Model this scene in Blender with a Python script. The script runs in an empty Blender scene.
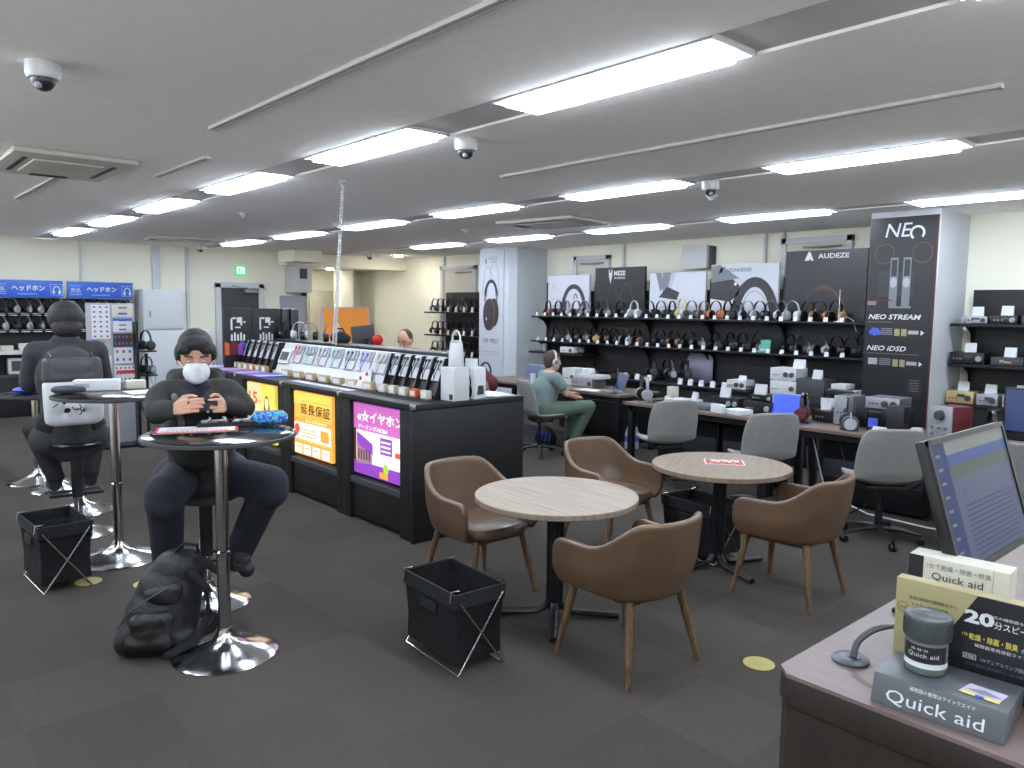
import bpy, bmesh, math, random
from mathutils import Vector, Matrix, Euler
random.seed(7)
S = bpy.context.scene
COL = S.collection
R = math.radians
PI = math.pi

# ---------------------------------------------------------------- camera, world, exposure
def make_camera():
    f, yaw, pit, rol = 771.19, .845656, .098417, .0117468
    cy, sy = math.cos(yaw), math.sin(yaw)
    w = Vector((-sy * math.cos(pit), cy * math.cos(pit), -math.sin(pit)))
    r = Vector((cy, sy, 0)); u = r.cross(w)
    r2 = math.cos(rol) * r + math.sin(rol) * u
    u2 = -math.sin(rol) * r + math.cos(rol) * u
    cd = bpy.data.cameras.new('camera'); cam = bpy.data.objects.new('camera', cd)
    COL.objects.link(cam)
    m = Matrix((r2, u2, -w)).transposed().to_4x4()
    m.translation = (0, 0, 1.72)
    cam.matrix_world = m
    cd.sensor_width = 36; cd.lens = 36 * f / 1024
    cd.clip_start = .05; cd.clip_end = 100
    S.camera = cam
make_camera()
W = bpy.data.worlds.new('world'); S.world = W; W.use_nodes = True
_n = W.node_tree.nodes; _tc = _n.new('ShaderNodeTexCoord'); _sp = _n.new('ShaderNodeSeparateXYZ')
_rp = _n.new('ShaderNodeValToRGB')      # added glow below the horizon to brighten the ceiling, dim above
_rp.color_ramp.elements[0].position = .0; _rp.color_ramp.elements[0].color = (.94, .97, 1, 1)
_rp.color_ramp.elements[1].position = .02; _rp.color_ramp.elements[1].color = (.12, .13, .15, 1)
W.node_tree.links.new(_tc.outputs['Generated'], _sp.inputs[0]); W.node_tree.links.new(_sp.outputs['Z'], _rp.inputs['Fac'])
W.node_tree.links.new(_rp.outputs['Color'], _n['Background'].inputs[0])
_n['Background'].inputs[1].default_value = 1.35
S.view_settings.view_transform = 'Standard'; S.view_settings.look = 'None'
S.view_settings.gamma = 1; S.view_settings.use_curve_mapping = False
S.view_settings.exposure = 1.15
LAMP = 15.0      # strength of the fluorescent diffusers

# ---------------------------------------------------------------- materials
def lin(c):
    return tuple(((v / 255) / 12.92 if v / 255 <= .04045 else ((v / 255 + .055) / 1.055) ** 2.4) for v in c[:3]) + (1,)
MATS = {}
KEEP = ('ceiling_board', 'ceiling_strip', 'cream_wallpaper')
def mat(name, c, rough=.6, metal=0, noise=None, bump=None, emit=0, grain=None, spec=.5, alpha=1, trans=0, coat=0):
    if name in MATS: return MATS[name]
    if name not in KEEP and not emit: c = tuple(v * .91 for v in c)
    m = bpy.data.materials.new(name); m.use_nodes = True; MATS[name] = m
    nt = m.node_tree; b = nt.nodes['Principled BSDF']
    b.inputs['Base Color'].default_value = lin(c); b.inputs['Roughness'].default_value = rough
    b.inputs['Metallic'].default_value = metal
    b.inputs['Specular IOR Level'].default_value = spec
    if trans: b.inputs['Transmission Weight'].default_value = trans; b.inputs['IOR'].default_value = 1.2
    if coat: b.inputs['Coat Weight'].default_value = coat
    if alpha < 1: b.inputs['Alpha'].default_value = alpha
    if emit:
        b.inputs['Emission Color'].default_value = lin(c); b.inputs['Emission Strength'].default_value = emit
    tc = nt.nodes.new('ShaderNodeTexCoord')
    if noise or grain:
        n = nt.nodes.new('ShaderNodeTexNoise'); src = tc.outputs['Object']
        sc, am = noise if noise else grain[:2]
        if grain:
            mp = nt.nodes.new('ShaderNodeMapping'); mp.inputs['Scale'].default_value = grain[2]
            nt.links.new(src, mp.inputs['Vector']); src = mp.outputs['Vector']
        n.inputs['Scale'].default_value = sc; n.inputs['Detail'].default_value = 5
        nt.links.new(src, n.inputs['Vector'])
        rp = nt.nodes.new('ShaderNodeValToRGB')
        rp.color_ramp.elements[0].position = .3; rp.color_ramp.elements[1].position = .7
        rp.color_ramp.elements[0].color = lin(tuple(v * (1 - am) for v in c))
        rp.color_ramp.elements[1].color = lin(tuple(min(255, v * (1 + am)) for v in c))
        nt.links.new(n.outputs['Fac'], rp.inputs['Fac'])
        nt.links.new(rp.outputs['Color'], b.inputs['Base Color'])
    if bump:
        n2 = nt.nodes.new('ShaderNodeTexNoise'); n2.inputs['Scale'].default_value = bump[0]
        n2.inputs['Detail'].default_value = 4
        nt.links.new(tc.outputs['Object'], n2.inputs['Vector'])
        bp = nt.nodes.new('ShaderNodeBump'); bp.inputs['Strength'].default_value = bump[1]
        bp.inputs['Distance'].default_value = .01
        nt.links.new(n2.outputs['Fac'], bp.inputs['Height']); nt.links.new(bp.outputs['Normal'], b.inputs['Normal'])
    return m

def carpet():
    m = bpy.data.materials.new('carpet_tiles'); m.use_nodes = True; nt = m.node_tree; b = nt.nodes['Principled BSDF']
    L = nt.links.new; N = nt.nodes.new
    tc = N('ShaderNodeTexCoord')
    sn = N('ShaderNodeVectorMath'); sn.operation = 'SNAP'; sn.inputs[1].default_value = (.5, .5, 10)
    wn = N('ShaderNodeTexWhiteNoise'); wn.noise_dimensions = '3D'
    L(tc.outputs['Object'], sn.inputs[0]); L(sn.outputs[0], wn.inputs['Vector'])
    r1 = N('ShaderNodeValToRGB')
    r1.color_ramp.elements[0].color = lin((68, 63, 59)); r1.color_ramp.elements[1].color = lin((74, 69, 64))
    L(wn.outputs['Value'], r1.inputs['Fac'])
    n = N('ShaderNodeTexNoise'); n.inputs['Scale'].default_value = 60; n.inputs['Detail'].default_value = 6
    L(tc.outputs['Object'], n.inputs['Vector'])
    mx = N('ShaderNodeMixRGB'); mx.blend_type = 'MULTIPLY'; mx.inputs['Fac'].default_value = .5
    r2 = N('ShaderNodeValToRGB'); r2.color_ramp.elements[0].position = .3; r2.color_ramp.elements[1].position = .7
    r2.color_ramp.elements[0].color = (.6, .6, .6, 1)
    L(n.outputs['Fac'], r2.inputs['Fac']); L(r1.outputs['Color'], mx.inputs[1]); L(r2.outputs['Color'], mx.inputs[2])
    L(mx.outputs['Color'], b.inputs['Base Color'])
    b.inputs['Roughness'].default_value = .95; b.inputs['Specular IOR Level'].default_value = .1
    bp = N('ShaderNodeBump'); bp.inputs['Strength'].default_value = .4; bp.inputs['Distance'].default_value = .004
    L(n.outputs['Fac'], bp.inputs['Height']); L(bp.outputs['Normal'], b.inputs['Normal'])
    return m

K = {}
K['carpet'] = carpet()
K['ceil'] = mat('ceiling_board', (246, 243, 240), .9, noise=(14, .01), bump=(160, .05))
K['ceil2'] = mat('ceiling_strip', (196, 193, 190), .8)
K['cream'] = mat('cream_wallpaper', (226, 223, 206), .9, bump=(150, .1))
K['white'] = mat('white_paint', (206, 209, 212), .5)
K['colwhite'] = mat('column_white', (200, 205, 210), .6)
K['paper'] = mat('white_paper', (218, 220, 222), .7)
K['plastic'] = mat('white_plastic', (205, 206, 206), .35)
K['ivory'] = mat('ivory_plastic', (205, 202, 188), .45)
K['grey'] = mat('grey_metal', (150, 152, 156), .5)
K['lgrey'] = mat('light_grey', (166, 168, 174), .55)
K['trimgrey'] = mat('trim_grey', (208, 211, 216), .55)
K['dgrey'] = mat('dark_grey', (62, 64, 68), .5)
K['black'] = mat('black_laminate', (15, 15, 16), .5, noise=(6, .1))
K['blackp'] = mat('black_plastic', (18, 18, 20), .35)
K['blackm'] = mat('black_metal', (24, 26, 30), .4, .3)
K['fabricb'] = mat('black_fabric', (24, 25, 27), .9, bump=(80, .5), noise=(20, .2))
K['mesh'] = mat('black_mesh_fabric', (14, 15, 17), .9, alpha=.82)
K['chrome'] = mat('chrome', (215, 215, 215), .16, 1, bump=(8, .03))
K['steel'] = mat('steel_wire', (200, 200, 200), .25, 1)
K['silver'] = mat('silver_front', (168, 170, 174), .35, .4)
K['alu'] = mat('aluminium', (140, 144, 150), .35, .7)
K['gold'] = mat('champagne_front', (200, 176, 126), .4, .3)
K['oak'] = mat('oak_top', (146, 130, 112), .5, grain=(3, .1, (1, 14, 1)), bump=(40, .05))
K['oaktop2'] = mat('oak_top_brown', (130, 112, 94), .5, grain=(3, .1, (14, 1, 1)))
K['walnutleg'] = mat('walnut_leg', (102, 77, 50), .45, grain=(4, .25, (20, 20, 2)))
K['leather'] = mat('tan_leather', (100, 76, 56), .42, noise=(5, .1), bump=(180, .12), coat=.15)
K['deskw'] = mat('desk_wood', (112, 94, 84), .5, grain=(3, .08, (1, 12, 12)))
K['recep_top'] = mat('reception_top', (116, 98, 94), .4, grain=(4, .05, (1, 14, 14)))
K['recep_side'] = mat('reception_side', (42, 33, 28), .5, grain=(5, .15, (16, 16, 1.2)))
K['gfab'] = mat('grey_upholstery', (138, 136, 132), .85, noise=(60, .05), bump=(300, .15))
K['blue'] = mat('sign_blue', (38, 92, 196), .45)
K['navy'] = mat('navy_cloth', (27, 31, 46), .9, noise=(30, .1))
K['jacket'] = mat('charcoal_jacket', (46, 46, 44), .85, noise=(12, .12), bump=(60, .3))
K['jacket2'] = mat('dark_grey_coat', (50, 52, 56), .9, noise=(12, .1), bump=(60, .3))
K['trousers'] = mat('dark_trousers', (32, 35, 46), .9, bump=(40, .3))
K['blackcl'] = mat('black_cloth', (22, 22, 24), .9, bump=(40, .3))
K['tshirt'] = mat('grey_green_tshirt', (118, 136, 136), .9, bump=(40, .2))
K['greenp'] = mat('green_trousers', (86, 104, 88), .9, bump=(40, .2))
K['skin'] = mat('skin', (206, 160, 134), .6, spec=.3)
K['hair'] = mat('black_hair', (26, 23, 22), .6, bump=(120, .8), noise=(50, .3))
K['brhair'] = mat('brown_hair', (70, 48, 40), .7, bump=(120, .6))
K['shoe'] = mat('shoe_dark', (30, 30, 32), .6)
K['red'] = mat('red_plush', (196, 34, 40), .8)
K['redbag'] = mat('dark_red_bag', (96, 22, 30), .7)
K['orange'] = mat('orange_partition', (238, 146, 52), .8)
K['orangec'] = mat('orange_cloth', (214, 92, 46), .8)
K['dot'] = mat('yellow_floor_sticker', (174, 162, 92), .6)
K['wood_cup'] = mat('wood_cup', (150, 82, 44), .4)
K['tan_cup'] = mat('tan_cup', (206, 150, 80), .4)
K['cream_cup'] = mat('cream_cup', (214, 200, 160), .5)
K['teal'] = mat('teal_case', (70, 152, 134), .5)
K['glass'] = mat('clear_acrylic', (240, 245, 248), .05, trans=1)
K['pblue'] = mat('print_blue', (70, 90, 200), .5)
K['pviolet'] = mat('print_violet', (150, 80, 180), .5)
K['pgrey'] = mat('print_grey', (120, 122, 128), .6)
K['pdark'] = mat('print_dark', (52, 50, 54), .6)
K['pcharcoal'] = mat('print_charcoal', (22, 23, 27), .35)
K['kraft'] = mat('kraft_card', (198, 172, 130), .7)
K['pred'] = mat('print_red', (206, 52, 56), .6)
K['pgreen'] = mat('print_green', (92, 170, 138), .6)
K['pyellow'] = mat('print_yellow', (226, 208, 96), .6)
K['pcopper'] = mat('print_copper', (92, 66, 50), .6)
K['khaki'] = mat('box_khaki', (158, 148, 104), .5)
K['boxcream'] = mat('box_cream', (206, 202, 184), .5)
K['boxblack'] = mat('box_black', (34, 34, 40), .35)
K['boxgrey'] = mat('box_grey', (86, 90, 94), .35, .1)
K['jarcap'] = mat('jar_cap', (66, 72, 74), .35)
K['lav'] = mat('lavender_panel', (178, 172, 196), .6)
K['board_w'] = mat('board_white', (196, 198, 206), .5)
K['lampon'] = mat('lamp_diffuser', (228, 240, 255), .5, emit=LAMP)
K['scr_blue'] = mat('screen_blue', (38, 70, 210), .3, emit=.35)
K['scr_dim'] = mat('screen_dim', (70, 73, 92), .35, emit=.06, spec=.15)
K['scr_navy'] = mat('screen_navy', (30, 38, 80), .35, emit=.06, spec=.15)
K['scr_light'] = mat('screen_light', (100, 105, 100), .35, emit=.06, spec=.15)
K['scr_band'] = mat('screen_band', (48, 64, 108), .35, emit=.06, spec=.15)
K['scr_olive'] = mat('screen_olive', (62, 72, 66), .35, emit=.06, spec=.15)
K['scr_grey'] = mat('screen_slate', (54, 68, 102), .3, emit=.12)
def EM(n, c, e): return mat(n, c, .4, emit=e * .3, spec=.2)
K['l_yel'] = EM('lit_yellow', (248, 210, 96), 1.1)
K['l_ora'] = EM('lit_orange', (240, 156, 60), 1.1)
K['l_pal'] = EM('lit_pale', (252, 214, 160), 1.0)
K['l_whi'] = EM('lit_white', (250, 244, 236), 1.0)
K['l_pur'] = EM('lit_purple', (140, 70, 176), 1.0)
K['l_pin'] = EM('lit_pink', (196, 104, 176), 1.1)
K['l_amber'] = EM('lit_amber', (246, 184, 84), 1.1)
K['l_red'] = EM('lit_red', (236, 90, 60), .9)
K['l_dark'] = EM('lit_dark', (92, 60, 40), .5)
K['l_mid'] = EM('lit_mid', (170, 130, 150), .8)
K['l_grn'] = EM('lit_green', (170, 210, 70), .9)
K['exitg'] = EM('exit_green', (40, 200, 110), 1.4)
K['exitw'] = EM('exit_white', (235, 255, 240), 1.4)
K['downl'] = EM('downlight', (255, 250, 235), 380)

# ---------------------------------------------------------------- mesh helpers
class M:
    """collects faces of several shapes into one mesh"""
    def __init__(s): s.v = []; s.f = []; s.m = []
    def add(s, vs, fs, mi=0, T=None):
        o = len(s.v)
        s.v += [tuple(T @ Vector(p)) if T is not None else tuple(p) for p in vs]
        s.f += [tuple(i + o for i in f) for f in fs]; s.m += [mi] * len(fs); return s
    def box(s, x0, x1, y0, y1, z0, z1, mi=0, T=None):
        vs = [(x, y, z) for x in (x0, x1) for y in (y0, y1) for z in (z0, z1)]
        fs = [(0, 1, 3, 2), (4, 6, 7, 5), (0, 4, 5, 1), (2, 3, 7, 6), (0, 2, 6, 4), (1, 5, 7, 3)]
        return s.add(vs, fs, mi, T)
    def rev(s, prof, n=24, c=(0, 0, 0), mi=0, T=None):
        """lathe round z: prof = [(r, z)...] bottom to top"""
        vs = []; fs = []
        for r, z in prof:
            for k in range(n):
                a = 2 * PI * k / n; vs.append((c[0] + r * math.cos(a), c[1] + r * math.sin(a), c[2] + z))
        for i in range(len(prof) - 1):
            for k in range(n):
                k2 = (k + 1) % n; fs.append((i * n + k, i * n + k2, (i + 1) * n + k2, (i + 1) * n + k))
        fs.append(tuple(range(n - 1, -1, -1))); fs.append(tuple((len(prof) - 1) * n + k for k in range(n)))
        return s.add(vs, fs, mi, T)
    def tube(s, pts, r, n=8, mi=0, T=None, ry=None, closed=False):
        pts = [Vector(p) for p in pts]; vs = []; fs = []; k_ = len(pts)
        rr = r if isinstance(r, (list, tuple)) else [r] * k_
        up = None
        for i, p in enumerate(pts):
            if closed: t = pts[(i + 1) % k_] - pts[i - 1]
            else: t = pts[min(i + 1, k_ - 1)] - pts[max(i - 1, 0)]
            t.normalize()
            if up is None:
                up = Vector((0, 0, 1)) if abs(t.z) < .9 else Vector((1, 0, 0))
                if ry: up = ry[2] if len(ry) > 2 else up
            a = t.cross(up).normalized(); b = a.cross(t).normalized()
            if not ry: up = b
            for k in range(n):
                an = 2 * PI * k / n
                ra, rb = (ry[0], ry[1]) if ry else (rr[i], rr[i])
                vs.append(p + a * math.cos(an) * ra + b * math.sin(an) * rb)
        for i in range(k_ if closed else k_ - 1):
            j = (i + 1) % k_
            for k in range(n):
                k2 = (k + 1) % n; fs.append((i * n + k, i * n + k2, j * n + k2, j * n + k))
        if not closed:
            fs.append(tuple(range(n - 1, -1, -1))); fs.append(tuple((k_ - 1) * n + k for k in range(n)))
        return s.add(vs, fs, mi, T)
    def ell(s, c, r, n=14, mi=0, T=None, rot=None):
        vs = []; fs = []; h = n // 2 + 1
        rot = rot or Matrix.Identity(3)
        for i in range(1, h):
            ph = PI * i / h
            for k in range(n):
                a = 2 * PI * k / n
                vs.append(Vector(c) + rot @ Vector((r[0] * math.sin(ph) * math.cos(a), r[1] * math.sin(ph) * math.sin(a), -r[2] * math.cos(ph))))
        for i in range(h - 2):
            for k in range(n):
                k2 = (k + 1) % n; fs.append((i * n + k, i * n + k2, (i + 1) * n + k2, (i + 1) * n + k))
        b = len(vs); vs += [Vector(c) + rot @ Vector((0, 0, -r[2])), Vector(c) + rot @ Vector((0, 0, r[2]))]
        for k in range(n):
            k2 = (k + 1) % n; fs.append((b, k2, k)); fs.append((b + 1, (h - 2) * n + k, (h - 2) * n + k2))
        return s.add(vs, fs, mi, T)
    def prism(s, poly, z0, z1, mi=0, T=None):
        n = len(poly); vs = [(x, y, z0) for x, y in poly] + [(x, y, z1) for x, y in poly]
        fs = [tuple(range(n - 1, -1, -1)), tuple(range(n, 2 * n))] + [(i, (i + 1) % n, n + (i + 1) % n, n + i) for i in range(n)]
        return s.add(vs, fs, mi, T)
    # flat printed shapes on a board that faces -Y (x right, z up)
    def p2(s, pts, y=0., mi=0, T=None):
        return s.add([(x, y, z) for x, z in pts], [tuple(range(len(pts)))], mi, T)
    def r2(s, x0, z0, x1, z1, y=0., mi=0, T=None): return s.p2([(x0, z0), (x1, z0), (x1, z1), (x0, z1)], y, mi, T)
    def e2(s, cx, cz, rx, rz, y=0., mi=0, n=20, T=None):
        return s.p2([(cx + rx * math.cos(2 * PI * k / n), cz + rz * math.sin(2 * PI * k / n)) for k in range(n)], y, mi, T)
    def arc2(s, cx, cz, rx, rz, w, a0=0, a1=360, y=0., mi=0, n=24, T=None):
        vs = []; fs = []
        for k in range(n + 1):
            a = R(a0 + (a1 - a0) * k / n); c, d = math.cos(a), math.sin(a)
            vs += [(cx + (rx - w) * c, y, cz + (rz - w) * d), (cx + rx * c, y, cz + rz * d)]
        for k in range(n): fs.append((2 * k, 2 * k + 1, 2 * k + 3, 2 * k + 2))
        return s.add(vs, fs, mi, T)
    def grid(s, P, nu, nv, mi=0, T=None):
        vs = [P(i / nu, j / nv) for i in range(nu + 1) for j in range(nv + 1)]
        fs = [(i * (nv + 1) + j, (i + 1) * (nv + 1) + j, (i + 1) * (nv + 1) + j + 1, i * (nv + 1) + j + 1) for i in range(nu) for j in range(nv)]
        return s.add(vs, fs, mi, T)
    def build(s, name, mats, parent=None, bevel=0, seg=2, smooth=True, loc=None, fix=True, solid=0, sub=0, label=None):
        me = bpy.data.meshes.new(name); me.from_pydata([tuple(v) for v in s.v], [], s.f)
        for i, p in enumerate(me.polygons): p.material_index = s.m[i]
        mats = mats if isinstance(mats, (list, tuple)) else [mats]
        for m in mats: me.materials.append(K[m] if isinstance(m, str) else m)
        bm = bmesh.new(); bm.from_mesh(me)
        if fix: bmesh.ops.recalc_face_normals(bm, faces=bm.faces)
        if bevel:
            es = [e for e in bm.edges if len(e.link_faces) == 2 and e.calc_face_angle(0) > .6]
            bmesh.ops.bevel(bm, geom=es, offset=bevel, segments=seg, affect='EDGES', profile=.6, clamp_overlap=True)
        bm.to_mesh(me); bm.free()
        if smooth:
            for p in me.polygons: p.use_smooth = True
            me.set_sharp_from_angle(angle=R(38))
        o = bpy.data.objects.new(name, me); COL.objects.link(o)
        if parent is not None: o.parent = parent
        if loc is not None: o.location = loc
        if solid:
            md = o.modifiers.new('thickness', 'SOLIDIFY'); md.thickness = solid; md.offset = 0
        if sub:
            md = o.modifiers.new('smooth', 'SUBSURF'); md.levels = sub; md.render_levels = sub
        if label: o['label'] = label
        return o

def tag(o, label=None, cat=None, group=None, kind=None):
    if label: o['label'] = label
    if cat: o['category'] = cat
    if group: o['group'] = group
    if kind: o['kind'] = kind
    return o
def thing(name, label, cat, loc=(0, 0, 0), rz=0, group=None):
    o = bpy.data.objects.new(name, None); COL.objects.link(o); o.empty_display_size = .1
    o.location = loc; o.rotation_euler = (0, 0, R(rz))
    return tag(o, label, cat, group)
def dup(root, loc, rz=0, label=None, group=None, sc=None, swap=None):
    """copy of a thing with copies of its parts and their sub-parts"""
    def cp(o, par):
        c = o.copy(); COL.objects.link(c)
        if par is not None: c.parent = par
        if swap and o.type == 'MESH' and o.name.split('.')[0] in swap:
            c.data = o.data.copy(); c.data.materials[0] = K[swap[o.name.split('.')[0]]]
        for ch in list(o.children): cp(ch, c)
        return c
    r = cp(root, None); r.location = loc; r.rotation_euler = (0, 0, R(rz))
    if label: r['label'] = label
    if group: r['group'] = group
    if sc: r.scale = (sc, sc, sc)
    return r
def struct(o):
    o['kind'] = 'structure'; return o
def T3(x=0, y=0, z=0, rx=0, ry=0, rz=0):
    return Matrix.Translation((x, y, z)) @ Euler((R(rx), R(ry), R(rz)), 'XYZ').to_matrix().to_4x4()
def text(s, parent, x, z, w=None, h=.1, y=-.002, m='paper', name='lettering', T=None, shear=0, align='L', thick=0.0, sp=1.0):
    """lettering lying on a board that faces -Y; (x, z) lower left corner, h cap height, w total width"""
    cu = bpy.data.curves.new('t', 'FONT'); cu.body = s; cu.size = 1; cu.resolution_u = 2; cu.shear = shear
    cu.offset = thick; cu.space_character = sp
    o = bpy.data.objects.new('t', cu); COL.objects.link(o)
    bpy.context.view_layer.update()
    me = bpy.data.meshes.new_from_object(o.evaluated_get(bpy.context.evaluated_depsgraph_get()))
    bpy.data.objects.remove(o); bpy.data.curves.remove(cu)
    if not me.vertices: return None
    xs = [v.co.x for v in me.vertices]; ys = [v.co.y for v in me.vertices]
    x0, x1, y0, y1 = min(xs), max(xs), min(ys), max(ys)
    sy = h / max(y1 - y0, .01); sx = (w / (x1 - x0)) if w else sy
    tot = (x1 - x0) * sx
    if align == 'C': x -= tot / 2
    for v in me.vertices:
        p = Vector((x + (v.co.x - x0) * sx, y, z + (v.co.y - y0) * sy))
        v.co = T @ p if T is not None else p
    me.materials.clear(); me.materials.append(K[m])
    me.name = name
    ob = bpy.data.objects.new(name, me); COL.objects.link(ob); ob.parent = parent
    return ob
def pouch_mat():
    m = bpy.data.materials.new('pouch_pattern'); m.use_nodes = True; nt = m.node_tree; b = nt.nodes['Principled BSDF']
    v = nt.nodes.new('ShaderNodeTexNoise'); v.inputs['Scale'].default_value = 28; v.inputs['Distortion'].default_value = 2.5
    tc = nt.nodes.new('ShaderNodeTexCoord'); nt.links.new(tc.outputs['Object'], v.inputs['Vector'])
    r = nt.nodes.new('ShaderNodeValToRGB'); r.color_ramp.interpolation = 'CONSTANT'
    r.color_ramp.elements[0].color = lin((30, 130, 190)); r.color_ramp.elements[1].position = .62; r.color_ramp.elements[1].color = lin((225, 235, 240))
    e = r.color_ramp.elements.new(.45); e.color = lin((30, 70, 170)); e = r.color_ramp.elements.new(.38); e.color = lin((70, 180, 150))
    nt.links.new(v.outputs['Fac'], r.inputs['Fac']); nt.links.new(r.outputs['Color'], b.inputs['Base Color'])
    b.inputs['Roughness'].default_value = .4
    return m
K['pouchblue'] = pouch_mat()
K['packb'] = mat('backpack_nylon', (22, 22, 23), .55, bump=(22, 1.0))
K['jarglass'] = mat('jar_plastic', (128, 134, 130), .12, trans=.35)

# ---------------------------------------------------------------- room shell
XL, YB, YB2, CH = -13.9, 9.05, 8.62, 2.7
XR, YF = 3.2, -3.2
struct(M().box(-16.2, XR, YF, 10.2, -.1, 0).build('floor', 'carpet'))
ROWS = [(-2.34, -2.06), (.06, .34), (2.43, 2.74), (4.84, 5.12), (7.22, 7.48)]  # first two rows are out of view, added to brighten the room
def ceiling():
    m = M(); y = YF
    for a, b in ROWS:
        m.box(-16.2, XR, y, a, CH, CH + .12); y = b
    m.box(-16.2, XR, y, 10.2, CH, CH + .12)
    for a, b in ROWS:
        m.box(-16.2, XR, a, b, CH + .09, CH + .12)
    m.box(-16.2, XR, YF, 10.2, CH + .12, CH + .2)
    return struct(m.build('ceiling', 'ceil', smooth=False))
ceiling()
LX = [-2.31 + 1.957 * k for k in range(-5, 3)]  # last lamp of each row lies out of view, added for fill
n = 0
for ri, (a, b) in enumerate(ROWS):          # closing strips between the lamps
    for i in range(len(LX) + 1):
        x0 = -13.9 if i == 0 else LX[i - 1] + .63
        x1 = XR if i == len(LX) else LX[i] - .63
        if x1 <= x0: continue
        n += 1
        struct(M().box(x0, x1, a + .004, b - .004, CH + .012, CH + .03).build('trim_%d' % n, 'ceil2'))
struct(M().box(XL - .12, XL, YF, 6.98, 0, CH).build('wall_left', 'cream'))
m = M().box(-13.9, -2.8, YB, YB + .12, 0, CH)
struct(m.build('wall_back', 'cream'))
struct(M().box(-2.86, XR, YB2, YB2 + .12, 0, CH).build('wall_back_right', 'cream'))
# unseen walls behind the photographer; window openings added to brighten the ceiling
m = M().box(XR, XR + .12, YF, 10, 0, .8).box(XR, XR + .12, YF, 10, 2.6, CH)
for k in range(6): m.box(XR, XR + .12, YF + k * 2.3, YF + k * 2.3 + .3, .8, 2.6)
struct(m.build('wall_right', 'cream'))
m = M().box(-16, XR, YF - .12, YF, 0, .8).box(-16, XR, YF - .12, YF, 2.6, CH)
for k in range(9): m.box(-16 + k * 2.35, -15.7 + k * 2.35, YF - .12, YF, .8, 2.6)
struct(m.build('wall_front', 'cream'))
# the alcove in the far corner
m = M().box(-15.5, -15.4, 6.9, 9.3, 0, CH).box(-15.4, -13.9, 6.86, 6.98, 0, CH).box(-15.4, -13.9, YB, YB + .12, 0, CH)
struct(m.build('wall_alcove', 'cream'))
struct(M().box(-14.9, -14.6, 8.1, 8.4, 0, 2.48).build('trim_40', 'cream'))
struct(M().box(-15.4, -13.9, 6.98, YB, 2.48, 2.56).build('ceiling_alcove', 'white'))
struct(M().box(XL, -13.55, 6.42, YB, 2.46, CH).build('trim_41', 'cream'))
struct(M().box(-13.55, -12.9, 6.25, 6.78, 2.5, CH).build('trim_42', 'cream'))
dl = thing('downlight', 'round recessed downlight glowing in the alcove ceiling', 'light', (-14.4, 7.75, 2.478))
M().rev([(.09, -.006), (.1, 0), (.1, .004)], 24).build('ring', 'white', dl)
M().rev([(.075, -.02), (.075, -.002)], 24).build('lens', 'downl', dl)
dl2 = dup(dl, (-12.7, 8.3, 2.699), 0, 'added small round downlight brightening the back wall before the corner shelving')  # extra lamp put in to lift the dim far wall
# double door of the alcove, grey door on the left wall
m = M().box(-15.38, -15.36, 7.15, 7.75, .02, 2.05).box(-15.38, -15.36, 7.77, 8.35, .02, 2.05)
d = struct(m.build('door_1', 'boxcream', bevel=.004))
M().box(-15.355, -15.33, 7.68, 7.71, .95, 1.1).build('door_handle', 'steel', d)
M().box(-15.357, -15.35, 7.3, 7.4, 1.5, 1.75).build('notice', 'paper', d)
m = M().box(XL, XL + .05, 5.2, 5.3, 0, 2.1).box(XL, XL + .05, 6.0, 6.1, 0, 2.1).box(XL, XL + .05, 5.2, 6.1, 2.02, 2.12)
fr = struct(m.build('trim_43', 'trimgrey', bevel=.005))
d = struct(M().box(XL, XL + .03, 5.3, 6.0, .01, 2.02).build('door_2', 'dgrey'))
M().tube([(XL + .05, 5.9, 1.0), (XL + .1, 5.9, 1.0), (XL + .1, 5.8, 1.0)], .011).build('door_handle', 'steel', d)
m = M().box(XL + .05, XL + .13, 5.72, 5.95, 1.94, 2.0).tube([(XL + .1, 5.85, 2.0), (XL + .17, 5.7, 2.03), (XL + .06, 5.5, 2.06)], .01)
m.build('door_closer', 'grey', d, bevel=.004)
e = thing('exit_sign', 'small green and white running-man exit sign above the grey door', 'exit sign', (XL, 5.67, 2.25), 90)
M().box(-.09, .09, -.03, -.001, 0, .18).build('sign_box', 'exitg', e, bevel=.006)
m = M().r2(-.07, .025, .02, .155, -.0325).r2(.035, .03, .075, .15, -.0325)
m.e2(-.02, .13, .012, .012, -.034, 1).p2([(-.035, .12), (-.01, .12), (0, .085), (-.03, .08)], -.034, 1)
m.p2([(-.03, .082), (-.01, .082), (-.035, .035), (-.05, .035)], -.034, 1).p2([(-.015, .085), (0, .08), (.012, .045), (0, .045)], -.034, 1)
m.build('pictogram', ['exitw', 'exitg'], e, fix=False, smooth=False)
# wall of the toilet corner: grey cabinet, speaker box
g = thing('wall_cabinet', 'white boxy wall cabinet hanging above the doorway beside the exit door', 'cabinet', (XL, 6.74, 1.96), 90)
M().box(-.2, .2, -.3, -.001, 0, .5).build('body', 'plastic', g, bevel=.01)
M().box(-.05, .1, -.312, -.3, .26, .45).build('panel', 'dgrey', g, bevel=.003)
g = thing('service_door', 'pale grey metal service door left of the bright alcove', 'door', (XL, 6.68, 0), 90)
M().box(-.26, .27, -.03, -.001, .0, 1.9).build('leaf', 'lgrey', g, bevel=.005)
M().box(.02, .1, -.045, -.03, 1.42, 1.62).build('control_panel', 'dgrey', g, bevel=.004)
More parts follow.
